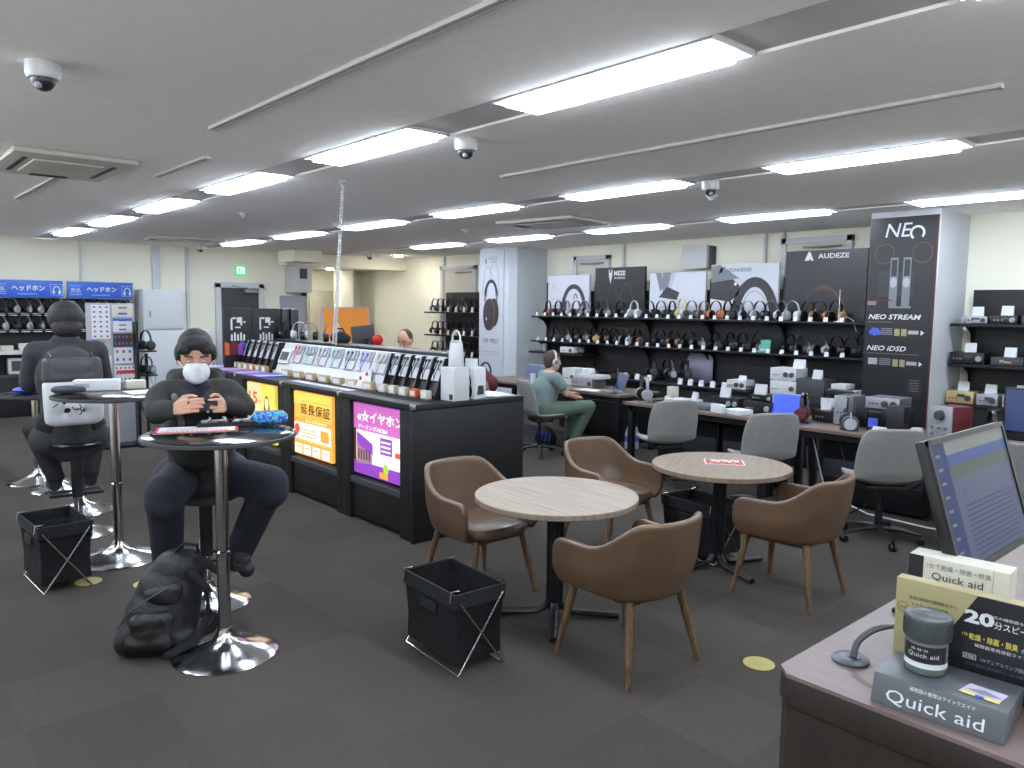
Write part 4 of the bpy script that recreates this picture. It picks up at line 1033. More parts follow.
# ---------------------------------------------------------------- shelving in the far corner left of the white column
t = thing('corner_shelving', 'black corner shelving full of headphones left of the white column', 'shelving', (-12.35, 8.65, 0))
M().box(.3, 2.14, .3, .34, 0, 2.0).build('back_panel', 'black', t)
for z in (1.63, 1.2, .82):
    M().box(0, 2.14, 0, .3, z - .03, z).build('shelf', 'blackm', t, bevel=.003)
kinds = ['silver', 'black', 'grey', 'black', 'grey', 'silver', 'black', 'black', 'black']
k2 = ['black', 'wood', 'red', 'wood', 'red', 'wood', 'grey', 'black', 'grey']
k3 = ['tan', 'brown', 'wood', 'brown', 'black', 'black', 'red', 'black', 'black']
for z, kk, nm in ((1.63, kinds, 'top'), (1.2, k2, 'middle'), (.82, k3, 'bottom')):
    for i, k in enumerate(kk):
        put_hp(k, (-12.22 + i * .17, 8.82, z + .002), 2, '%s headphones on the %s corner shelf, %s from its left end' % (HPK[k][4], nm, ordn[i]), 'headphones in the corner shelving', 1.25)
    for i in range(6): card((-12.1 + i * .24, 8.67, z + .001), -10, 'white price card on the %s corner shelf left of the white column' % nm, 'price cards on the %s corner shelf' % nm, .07, .09)

# ---------------------------------------------------------------- headphone wall on the left
LXF = -13.5
for y0, y1, side in ((1.05, 2.75, 'left'), (2.78, 3.75, 'right')):
    t = thing('headphone_display', 'black wall display of small headphones under a blue sign, %s bay' % side, 'display', (LXF, (y0 + y1) / 2, 0), 90)
    w = (y1 - y0) / 2
    M().box(-w, w, .3, .38, 0, 1.78).build('back_panel', 'black', t)
    for z in (1.55, 1.3): M().box(-w, w, .1, .3, z - .02, z).build('shelf', 'blackm', t)
    M().box(-w, w, .0, .3, .94, 1.0).build('ledge', 'plastic', t, bevel=.004)
    M().box(-w, w, .02, .3, .0, .62).build('base_cabinet', 'black', t, bevel=.004)
    M().box(-w, w, -.02, .32, .6, .64).build('counter_board', 'dgrey', t)
    s = thing('blue_sign', 'blue sign with white katakana and a headphone symbol, %s of the two' % side, 'sign', (LXF, (y0 + y1) / 2, 1.79), 90)
    M().box(-w + .015, w - .015, -.0, .05, 0, .26).build('panel', 'blue', s, bevel=.006)
    text('ヘッドホン', s, w - .69, .1, .43, .085, -.002, 'paper', thick=.03)
    m = M().r2(w - .62, .05, w - .36, .056, -.002)
    m.arc2(w - .105, .11, .05, .07, .013, 0, 180, -.002).e2(w - .145, .085, .018, .03, -.002).e2(w - .065, .085, .018, .03, -.002)
    for a, b, c, d in ((w - .185, .04, w - .025, .044), (w - .185, .2, w - .025, .204), (w - .185, .04, w - .181, .204), (w - .029, .04, w - .025, .204)): m.r2(a, b, c, d, -.002)
    m.build('headphone_symbol', 'paper', s, fix=False)
    text('新品', s, w - .91, .1, .13, .06, -.002, 'paper')
    m = M()
    for a, b, c, d in ((w - .93, .08, w - .76, .084), (w - .93, .19, w - .76, .194), (w - .93, .05, w - .76, .056)): m.r2(a, b, c, d, -.002)
    m.build('frame_lines', 'paper', s, fix=False)
i = 0
for zi, z in enumerate((1.55, 1.3)):
    for j in range(17):
        yy = 1.15 + j * .155
        k = ('silver', 'grey', 'silver', 'black', 'black', 'grey', 'silver', 'black')[(j * 3 + zi) % 8]
        put_hp(k, (LXF - .18, yy, z + .002), 45, '%s headphones on the %s row of the left wall display, %s from the left' % (HPK[k][4], ('upper', 'lower')[zi], ordn[j]), 'headphones on the left wall display', 1.12)
        card((LXF - .095, yy, z - .03), 90, 'white price tag along the %s row of the left wall display' % ('upper', 'lower')[zi], 'price tags on the %s row of the left wall' % ('upper', 'lower')[zi], .11, .035)
for i, (yy, ww, hh, c_) in enumerate(((1.75, .1, .1, 'plastic'), (1.98, .16, .07, 'boxcream'), (2.2, .14, .1, 'plastic'), (2.5, .2, .06, 'paper'), (2.9, .12, .09, 'plastic'))):
    t = thing('accessory_box', 'small %s box on the white ledge of the headphone wall, %s from the left' % ('cream' if c_ == 'boxcream' else 'white', ordn[i]), 'box', (LXF - .12, yy, 1.001), 90)
    M().box(-ww / 2, ww / 2, -.05, .05, 0, hh).build('carton', c_, t, bevel=.003)
for i, (yy, c_, nm) in enumerate(((1.7, 'blackp', 'black'), (2.1, 'plastic', 'white'), (2.35, 'pdark', 'dark'))):
    t = thing('accessory_case', '%s case on the low board of the left wall display' % nm, 'case', (LXF - .15, yy, .641), 90)
    M().box(-.12, .12, -.08, .1, 0, .24).build('body', c_, t, bevel=.02)
    M().box(-.08, .08, -.085, -.08, .05, .2).build('front', 'dgrey' if c_ != 'blackp' else 'black', t)

# leaflet stand behind the seated person in the dark coat
t = thing('leaflet_stand', 'free-standing rack of white leaflets and posters right of the person in the dark coat', 'leaflet stand', (-10, 2.5, 0), 90)
M().box(-.25, .27, .02, .05, .05, 1.72).build('board', 'lgrey', t, bevel=.003)
M().box(-.28, .28, -.15, .2, 0, .03).build('base', 'blackm', t, bevel=.005)
M().box(.25, .28, -.1, .06, .03, 1.5).build('side_frame', 'blackp', t)
def leaf(x0, z0, x1, z1, rows, cols, mt, lab=None):
    p = M().box(x0, x1, -.0, .018, z0, z1).build('leaflet_panel', mt, t)
    m = M()
    for r_ in range(rows):
        for c_ in range(cols):
            a = x0 + (x1 - x0) * (c_ + .3) / cols; b = z0 + (z1 - z0) * (r_ + .35) / rows
            m.r2(a, b, a + (x1 - x0) * .4 / cols, b + (z1 - z0) * .35 / rows, -.002, (r_ + c_) % 3)
    m.build('print', ['pblue', 'pgrey', 'pred'], p, fix=False, smooth=False)
leaf(-.2, 1.3, .0, 1.7, 7, 3, 'paper'); leaf(-.2, 1.12, 0, 1.28, 3, 1, 'lgrey'); leaf(.02, 1.56, .26, 1.7, 2, 1, 'boxcream'); leaf(.03, 1.38, .24, 1.54, 3, 1, 'paper')
leaf(.03, 1.2, .24, 1.36, 2, 5, 'pdark'); leaf(.03, 1.0, .24, 1.19, 2, 3, 'paper'); leaf(.03, .78, .26, .98, 3, 5, 'paper'); leaf(-.2, .8, 0, 1.1, 3, 2, 'paper')
M().box(.05, .26, -.003, .0, .88, .92).build('red_band', 'pred', t)
M().box(.03, .24, -.004, .0, 1.51, 1.54).build('blue_band', 'blue', t)
tbl = thing('side_pedestal', 'black wire and metal stand holding headphones right of the leaflet rack', 'stand', (-9.9, 2.86, 0), 90)
M().box(-.14, .14, -.14, .14, 0, .02).build('base', 'blackm', tbl); M().tube([(0, 0, .02), (0, 0, 1.12)], .02).build('pole', 'blackm', tbl)
for z in (.85, 1.14): M().rev([(.12, z), (.12, z + .015)], 20).build('tray', 'blackm', tbl)
m = M()
for k in range(5): a = k * 1.2; m.tube([(.1 * math.cos(a), .1 * math.sin(a), .86), (.12 * math.cos(a + .5), .12 * math.sin(a + .5), .6), (.05 * math.cos(a), .05 * math.sin(a), .3)], .005, 6)
m.build('wires', 'grey', tbl)
put_hp('black', (-9.9, 2.86, 1.157), 20, 'black headphones lying on the upper tray of the wire stand', None, 1.2)
put_hp('grey', (-9.9, 2.86, .868), 30, 'dark grey headphones on the lower tray of the wire stand', None, 1.1)

# ---------------------------------------------------------------- leather tub chairs (front faces -Y)
def armchair():
    t = thing('leather_armchair', '', 'armchair')
    def outline(u):      # u 0..1 from the right arm front round the back to the left arm front
        a = -PI * .5 + 0
        s = u * 2 - 1
        if abs(s) > .62:           # straight arms
            k = (abs(s) - .62) / .38
            return Vector((math.copysign(.27 + .015 * k, s), .03 - .27 * k))
        th = s / .62 * PI / 2
        return Vector((.27 * math.copysign(abs(math.sin(th)) ** .8, th), .03 + .25 * abs(math.cos(th)) ** .8))
    def top(u):
        s = abs(u * 2 - 1)
        k = min(max((s - .26) / .42, 0), 1); k = k * k * (3 - 2 * k)
        z = .768 - .15 * k
        if s > .93: z -= .06 * ((s - .93) / .07) ** 2
        return z
    def P(u, v):
        o = outline(u); zt = top(u); z0 = .385
        s = abs(u * 2 - 1)
        z = z0 + (zt - z0) * v
        k = .86 + .14 * min(v * 2.2, 1) ** .7 + .05 * v * (1 - s)
        x = o.x * k; y = o.y * k + .035 * v * max(0, 1 - s * 1.3)
        return (x, y, z)
    M().grid(P, 44, 12).build('shell', 'leather', t, solid=.034, sub=1)
    m = M(); n = 28; vs = []; 
    def seatring(k, z, q=1):
        r_ = []
        for i in range(n):
            a = 2 * PI * i / n
            cx, sy = math.cos(a), math.sin(a)
            r_.append((.235 * k * math.copysign(abs(cx) ** .55, cx), -.02 + (.255 if sy < 0 else .24) * k * math.copysign(abs(sy) ** .55, sy), z))
        return r_
    rings = [seatring(.6, .375), seatring(.93, .38), seatring(1, .40), seatring(1.0, .425), seatring(.96, .45), seatring(.8, .462), seatring(.4, .466)]
    vs = [p for r_ in rings for p in r_]
    fs = [(i * n + k, i * n + (k + 1) % n, (i + 1) * n + (k + 1) % n, (i + 1) * n + k) for i in range(len(rings) - 1) for k in range(n)]
    fs += [tuple(range(n)), tuple((len(rings) - 1) * n + k for k in range(n))]
    m.add(vs, fs).build('seat', 'leather', t, sub=1)
    M().box(-.17, .17, -.19, .17, .345, .378).build('seat_frame', 'walnutleg', t, bevel=.008)
    for sx in (-1, 1):
        for sy in (-1, 1):
            a = Vector((sx * .175, sy * .18 - .01, .375)); b = Vector((sx * .25, sy * .245, .0))
            M().tube([a, a.lerp(b, .5), b], [.021, .018, .011], 12).build('leg', 'walnutleg', t)
    return t
A0 = armchair()
spots = [((-3.56, 2.9), 90, 'tan leather tub chair beside the counter end, left of the near round table'),
         ((-3.58, 4.12), 84, 'tan leather tub chair behind the near round table, left of the far round table'),
         ((-2.37, 2.88), -93, 'tan leather tub chair nearest the camera, its back turned, right of the near table'),
         ((-2.3, 4.32), -86, 'tan leather tub chair right of the far round table, its back turned')]
for i, (p, rz, lab) in enumerate(spots):
    if i == 0: A0.location = (*p, 0); A0.rotation_euler = (0, 0, R(rz)); A0['label'] = lab; A0['group'] = 'leather tub chairs'
    else: dup(A0, (*p, 0), rz, lab, 'leather tub chairs')

# ---------------------------------------------------------------- round cafe tables
def cafe(lab, x, y, top, rz):
    t = thing('cafe_table', lab, 'table', (x, y, 0), rz, 'round cafe tables')
    M().rev([(.445, .668), (.45, .672), (.45, .697), (.447, .7)], 64).build('table_top', top, t)
    M().rev([(.36, .655), (.36, .668)], 32).build('top_plate', 'blackm', t)
    m = M()
    for a in (45, 135, 225, 315):
        m.rev([(.025, .05), (.025, .655)], 12, c=(.024 * math.cos(R(a)), .024 * math.sin(R(a)), 0))
    m.build('column', 'blackm', t)
    for a in (45, 135, 225, 315):
        c, s_ = math.cos(R(a)), math.sin(R(a))
        M().tube([(.03 * c, .03 * s_, .09), (.06 * c, .06 * s_, .05), (.1 * c, .1 * s_, .032), (.34 * c, .34 * s_, .022), (.36 * c, .36 * s_, .02)], .02, 10, ry=(.024, .018)).build('foot', 'blackm', t)
    return t
cafe('near round wooden cafe table with pale grain on a black cross base', -2.96, 2.96, 'oak', 0)
cafe('far round wooden cafe table with a colourful card on it and a black cross base', -2.86, 4.4, 'oaktop2', 25)
t = thing('table_leaflet', 'small red, white and green printed card on the far round table', 'leaflet', (-2.88, 4.47, .7005), 38)
M().box(-.13, .13, -.09, .09, 0, .003).build('sheet', 'paper', t)
m = M().add([(-.12, -.08, .0035), (.12, -.08, .0035), (.12, .08, .0035), (-.12, .08, .0035)], [(0, 1, 2, 3)], 0)
m.add([(-.09, .0, .004), (.1, .0, .004), (.1, .07, .004), (-.09, .07, .004)], [(0, 1, 2, 3)], 1)
for k in range(8):
    x = -.1 + .025 * k; yy = -.06 + .02 * (k % 3); m.add([(x, yy, .0045), (x + .018, yy, .0045), (x + .02, yy + .03, .0045), (x, yy + .03, .0045)], [(0, 1, 2, 3)], 2 + k % 3)
    m.add([(x, yy + .06, .0045), (x + .018, yy + .06, .0045), (x + .02, yy + .08, .0045), (x, yy + .09, .0045)], [(0, 1, 2, 3)], 2 + (k + 1) % 3)
m.build('print', ['pred', 'boxcream', 'pgreen', 'pdark', 'paper'], t, fix=False)

# ---------------------------------------------------------------- grey swivel chairs (front faces -Y)
def office():
    t = thing('swivel_chair', '', 'office chair')
    prof = [(-.27, .445), (-.24, .462), (-.12, .452), (.02, .447), (.1, .455), (.155, .485), (.19, .55), (.22, .67), (.25, .79), (.272, .89)]
    wid = [.19, .215, .24, .238, .235, .24, .245, .245, .232, .2]
    def lerp(arr, v):
        f = v * (len(arr) - 1); i = min(int(f), len(arr) - 2); k = f - i
        if isinstance(arr[0], tuple): return tuple(a + (b - a) * k for a, b in zip(arr[i], arr[i + 1]))
        return arr[i] + (arr[i + 1] - arr[i]) * k
    def P(u, v):
        s = u * 2 - 1; y, z = lerp(prof, v); w = lerp(wid, v)
        bk = min(max((v - .45) / .25, 0), 1)
        corner = max(0, v - .9) / .1
        return (s * w, y - .075 * bk * s * s, z + .045 * (1 - bk) * s * s * (1 if v > .15 else v / .15) - corner * .03 * s ** 4)
    M().grid(P, 16, 36).build('shell', 'gfab', t, solid=.028, sub=1)
    M().box(-.13, .13, -.12, .1, .395, .435).build('seat_plate', 'blackp', t, bevel=.01)
    M().rev([(.028, .08), (.028, .25), (.018, .25), (.018, .4)], 16).build('gas_lift', 'blackm', t)
    M().tube([(.02, 0, .42), (.2, -.02, .42), (.25, -.03, .41)], .008).build('lever', 'blackp', t)
    for k in range(5):
        a = 2 * PI * k / 5 + .3; c, s_ = math.cos(a), math.sin(a)
        M().tube([(.02 * c, .02 * s_, .1), (.15 * c, .15 * s_, .095), (.29 * c, .29 * s_, .07)], [.022, .018, .013], 8).build('base_arm', 'blackm', t)
        m = M()
        for d_ in (-1, 1):
            T = Matrix.Translation((.29 * c - .014 * s_ * d_, .29 * s_ + .014 * c * d_, .029)) @ Euler((R(90), 0, a)).to_matrix().to_4x4()
            m.rev([(.02, -.009), (.028, -.006), (.028, .006), (.02, .009)], 14, T=T)
        m.tube([(.29 * c, .29 * s_, .035), (.29 * c, .29 * s_, .075)], .008)
        m.build('caster', 'blackp', t)
    return t
O0 = office()
for i, (x, y, rz, lab) in enumerate(((-6.52, 6.22, 160, 'grey shell swivel chair the person in green sits on'),
        (-4.5, 5.98, 240, 'empty grey swivel chair at the left of the long gear desk'),
        (-3.46, 5.94, 235, 'empty grey swivel chair in front of the bright blue laptop'),
        (-2.43, 5.88, 224, 'empty grey swivel chair in front of the dark banner, left of the reception monitor'),
        (-1.52, 6.0, 178, 'grey swivel chair half hidden by the reception monitor at the right edge'),
        (-7.45, 6.15, 185, 'grey swivel chair with a red bag behind the end of the counter'))):
    if i == 0: O0.location = (x, y, 0); O0.rotation_euler = (0, 0, R(rz)); O0['label'] = lab; O0['group'] = 'grey swivel chairs'
    else: dup(O0, (x, y, 0), rz, lab, 'grey swivel chairs')

# ---------------------------------------------------------------- folding fabric baskets
def basket(lab, x, y, rz, w=.45, d=.28, h=.39, full=False):
    t = thing('folding_basket', lab, 'basket', (x, y, 0), rz, 'black folding baskets')
    z0 = .055; W2, D2 = w / 2, d / 2; k = .95
    def ringp(z, s): return [(-W2 * s, -D2 * s, z), (W2 * s, -D2 * s, z), (W2 * s, D2 * s, z), (-W2 * s, D2 * s, z)]
    vs = ringp(z0, k) + ringp(z0 + .12, k - .02) + ringp(h - .07, .985) + ringp(h, 1)
    fs = [(0, 1, 2, 3)]
    for r_ in range(3): fs += [(r_ * 4 + i, r_ * 4 + (i + 1) % 4, r_ * 4 + 4 + (i + 1) % 4, r_ * 4 + 4 + i) for i in range(4)]
    M().add(vs, fs).build('bag', 'mesh', t, fix=True, solid=.004, smooth=False)
    vs = ringp(h - .065, 1.01) + ringp(h + .008, 1.03)
    M().add(vs, [(i, (i + 1) % 4, 4 + (i + 1) % 4, 4 + i) for i in range(4)]).build('rim_band', 'fabricb', t, solid=.012, smooth=False)
    M().box(-.07, .07, -D2 - .012, -D2 + .0, h - .13, h - .08).build('carry_handle', 'fabricb', t, bevel=.003)
    M().box(-.07, .07, D2 - .0, D2 + .008, h - .13, h - .08).build('carry_handle', 'fabricb', t, bevel=.003)
    for sx in (-1, 1):
        xx = sx * (W2 + .012)
        M().tube([(xx, -D2 * .92, .008), (xx, 0, h * .47), (xx, D2 * .92, h - .03)], .0045, 8).build('cross_bar', 'steel', t)
        M().tube([(xx * 1.02, D2 * .92, .008), (xx * 1.02, 0, h * .47), (xx * 1.02, -D2 * .92, h - .03)], .0045, 8).build('cross_bar', 'steel', t)
        for sy in (-1, 1):
            M().tube([(sx * W2 * .93, sy * (D2 + .02), h - .03), (sx * W2 * .93, sy * (D2 + .012), h + .018), (sx * W2 * .93, sy * (D2 - .03), h + .016)], .004, 8).build('rim_clip', 'steel', t)
    for sy in (-1, 1):
        M().tube([(-W2 - .012, sy * D2 * .92, .008), (W2 + .012, sy * D2 * .92, .008)], .0045, 8).build('foot_rail', 'steel', t)
    return t
basket('black fabric basket on crossed steel wires in front of the near round table', -2.96, 2.25, -3)
basket('black fabric basket on steel wires at the left, beside the second bar table', -5.34, .98, 3, .44, .28, .4)
basket('black fabric basket under the far round table', -3.1, 4.56, -8, .48, .3)
basket('black fabric basket cut off by the left edge of the photo', -9.2, 1.02, 0, .44, .28)

# ---------------------------------------------------------------- bar tables and stools
def trumpet(t, r, zt=.0):
    M().rev([(r, 0), (r, .006), (r * .93, .016), (r * .7, .03), (r * .45, .05), (r * .25, .075), (.045, .1), (.034, .125), (.033, .135)], 48).build('base', 'chrome', t)
def bartable(lab, x, y, r=.36, h=1.11, rb=.25):
    t = thing('bar_table', lab, 'table', (x, y, 0), 0, 'chrome bar tables')
    trumpet(t, rb)
    M().rev([(.031, .13), (.031, .5), (.037, .505), (.037, .52), (.031, .525), (.031, h - .04)], 24).build('pole', 'chrome', t)
    M().rev([(.2, h - .045), (.12, h - .06), (.1, h - .045), (.1, h - .032)], 24).build('mount_plate', 'blackm', t)
    M().rev([(r - .02, h - .032), (r - .002, h - .028), (r, h - .018), (r - .002, h - .006), (r - .01, h - .003)], 64).build('table_top', 'blackgloss', t)
    M().rev([(r, h - .026), (r + .006, h - .024), (r + .006, h - .01), (r, h - .008)], 64).build('edge', 'dgrey', t)
    return t
K['blackgloss'] = mat('black_gloss', (20, 20, 22), .12)
HT = bartable('near black round bar table on chrome, where the person with the phone sits', -3.68, 1.385, .35)
bartable('round bar table behind the near one, with a white box and papers on it', -5.56, 1.39, .36, 1.13, .27)
bartable('far bar table on chrome, in front of the person in the dark coat', -7.06, 1.5, .34, 1.05, .25)
bartable('farthest bar table on a chrome base at the left edge of the photo', -8.5, 1.44, .32, .86, .27)
def stool(lab, x, y, rz, h=.66, seat='leather', r=.24):
    t = thing('bar_stool', lab, 'stool', (x, y, 0), rz, 'bar stools')
    trumpet(t, r)
    M().rev([(.026, .13), (.026, .3)], 20).build('lower_pole', 'chrome', t)
    M().box(-.035, .035, -.035, .035, .28, h - .05).build('post', 'blackp', t, bevel=.008)
    m = M().tube([(-.17, 0, .3), (-.17, -.17, .295), (.17, -.17, .295), (.17, 0, .3)], .011).box(-.17, .17, -.012, .012, .29, .31)
    m.build('footrest', 'blackm', t)
    M().rev([(.15, h - .055), (.185, h - .04), (.19, h - .01), (.18, h), (.1, h + .006)], 36).build('seat', seat, t)
    return t
stool('stool with a chrome base and black post under the person with the phone', -4.4, 1.56, 75, .66, 'dgrey')
stool('stool with a chrome base, black post and footrest under the person in the dark coat', -6.36, 1.32, -95, .7, 'blackp')
s0 = stool('stool with a brown seat at the left edge of the photo', -8.0, 1.52, 0, .6, 'leather')
t = thing('blue_dish', 'round blue disc-like case on top of the farthest bar table', 'case', (-8.5, 1.38, .861))
M().rev([(.06, 0), (.11, .02), (.12, .035), (.1, .05), (.05, .06)], 28).build('body', 'pblue', t)

# ---------------------------------------------------------------- people
def blob(name, parts, m, parent=None, vox=.012, it=6, keep=None, label=None):
    """one continuous surface from tapered limbs: ('c', a, b, ra, rb) and ('e', centre, radii, rotation)"""
    mm = M()
    for p in parts:
        if p[0] == 'c':
            a, b, ra, rb = Vector(p[1]), Vector(p[2]), p[3], p[4]
            d = (b - a); L = d.length or .001; q = d.to_track_quat('Z', 'Y').to_matrix().to_4x4()
            T = Matrix.Translation(a) @ q; pr = []
            for k in range(1, 6): an = PI / 2 * k / 6; pr.append((ra * math.sin(an), -ra * math.cos(an)))
            pr += [(ra, 0), (rb, L)]
            for k in range(1, 6): an = PI / 2 * k / 6; pr.append((rb * math.cos(an), L + rb * math.sin(an)))
            mm.rev(pr, 16, T=T)
        else: mm.ell(p[1], p[2], 18, rot=p[3] if len(p) > 3 else None)
    o = mm.build(name, m, None)
    md = o.modifiers.new('r', 'REMESH'); md.mode = 'VOXEL'; md.voxel_size = vox
    s = o.modifiers.new('s', 'SMOOTH'); s.factor = .5; s.iterations = it
    bpy.context.view_layer.update()
    me = bpy.data.meshes.new_from_object(o.evaluated_get(bpy.context.evaluated_depsgraph_get()))
    bpy.data.objects.remove(o)
    me.name = name
    for p in me.polygons: p.use_smooth = True
    me.materials.clear(); me.materials.append(K[m])
    ob = bpy.data.objects.new(name, me); COL.objects.link(ob)
    if parent is not None: ob.parent = parent
    if label: ob['label'] = label
    return ob
def basis(fwd, up=(0, 0, 1)):
    f = Vector(fwd).normalized(); l = Vector(up).cross(f).normalized(); u = f.cross(l)
    return f, l, u
def head_parts(c, fwd, up=(0, 0, 1), s=1.0):
    f, l, u = basis(fwd, up); c = Vector(c)
    rot = Matrix((l, f, u)).transposed()
    P_ = lambda a, b, d: c + l * a * s + f * b * s + u * d * s
    return [('e', P_(0, -.01, .02), (.078 * s, .097 * s, .105 * s), rot), ('e', P_(0, .03, -.055), (.056 * s, .062 * s, .07 * s), rot),
            ('c', P_(0, .088, .01), P_(0, .106, -.022), .009 * s, .014 * s), ('e', P_(.078, -.005, -.01), (.012 * s, .022 * s, .034 * s), rot),
            ('e', P_(-.078, -.005, -.01), (.012 * s, .022 * s, .034 * s), rot), ('e', P_(0, .083, -.058), (.024 * s, .012 * s, .01 * s), rot)], P_, rot
def face(par, P_, s=1.0):
    m = M()
    for a in (-1, 1): m.ell(P_(.031 * a, .082, .01), (.012 * s, .008 * s, .0045 * s), 10)
    m.build('eyes', 'paper', par)
    m = M()
    for a in (-1, 1): m.ell(P_(.031 * a, .0895, .008), (.0055 * s, .003 * s, .005 * s), 8)
    m.build('irises', 'hair', par)
    m = M()
    for a in (-1, 1): m.tube([P_(.015 * a, .092, .034), P_(.033 * a, .09, .04), P_(.052 * a, .078, .034)], .004 * s, 6)
    m.build('eyebrows', 'hair', par)
def hand(wr, palm_dir, curl_dir, thumb_dir, L=.18, grip=.6):
    """hand parts: palm plus five bent fingers"""
    d = Vector(palm_dir).normalized(); c = Vector(curl_dir).normalized(); t = Vector(thumb_dir).normalized(); w = Vector(wr)
    out = []; pc = w + d * .045
    for k in range(4):
        off = (k - 1.5) * -.0195
        b0 = w + d * .015 + t * off * .7; b1 = w + d * .088 + t * off
        out.append(('c', b0, b1, .013, .0105))
    ln = (.9, 1, .95, .76)
    for k in range(4):
        off = (1.5 - k) * .0195; l_ = .075 * ln[k]
        p0 = w + d * .088 + t * off
        g = grip
        p1 = p0 + (d * math.cos(g * .9) + c * math.sin(g * .9)) * l_ * .45
        p2 = p1 + (d * math.cos(g * 2.1) + c * math.sin(g * 2.1)) * l_ * .32
        p3 = p2 + (d * math.cos(g * 3.0) + c * math.sin(g * 3.0)) * l_ * .26
        out += [('c', p0, p1, .0095, .0088), ('c', p1, p2, .0088, .008), ('c', p2, p3, .008, .007)]
    q0 = w + d * .025 + t * .025; q1 = q0 + (t * .8 + d * .5 + c * .35) * .035; q2 = q1 + (d * .8 + c * .5 + t * .1) * .032; q3 = q2 + (d * .7 + c * .6 - t * .3) * .024
    out += [('c', q0, q1, .0125, .011), ('c', q1, q2, .011, .0095), ('c', q2, q3, .0095, .008)]
    return out
def V(*a): return Vector(a)
def shoe(name, heel, toe, m, par):
    h = Vector(heel); t_ = Vector(toe)
    return blob(name, [('c', h + V(0, 0, .0), t_, .048, .044), ('c', h + V(0, 0, .02), h + V(0, 0, .09), .05, .048), ('c', h.lerp(t_, .35) + V(0, 0, .025), t_ + V(0, 0, .0), .045, .038)], m, par, .009, 4)

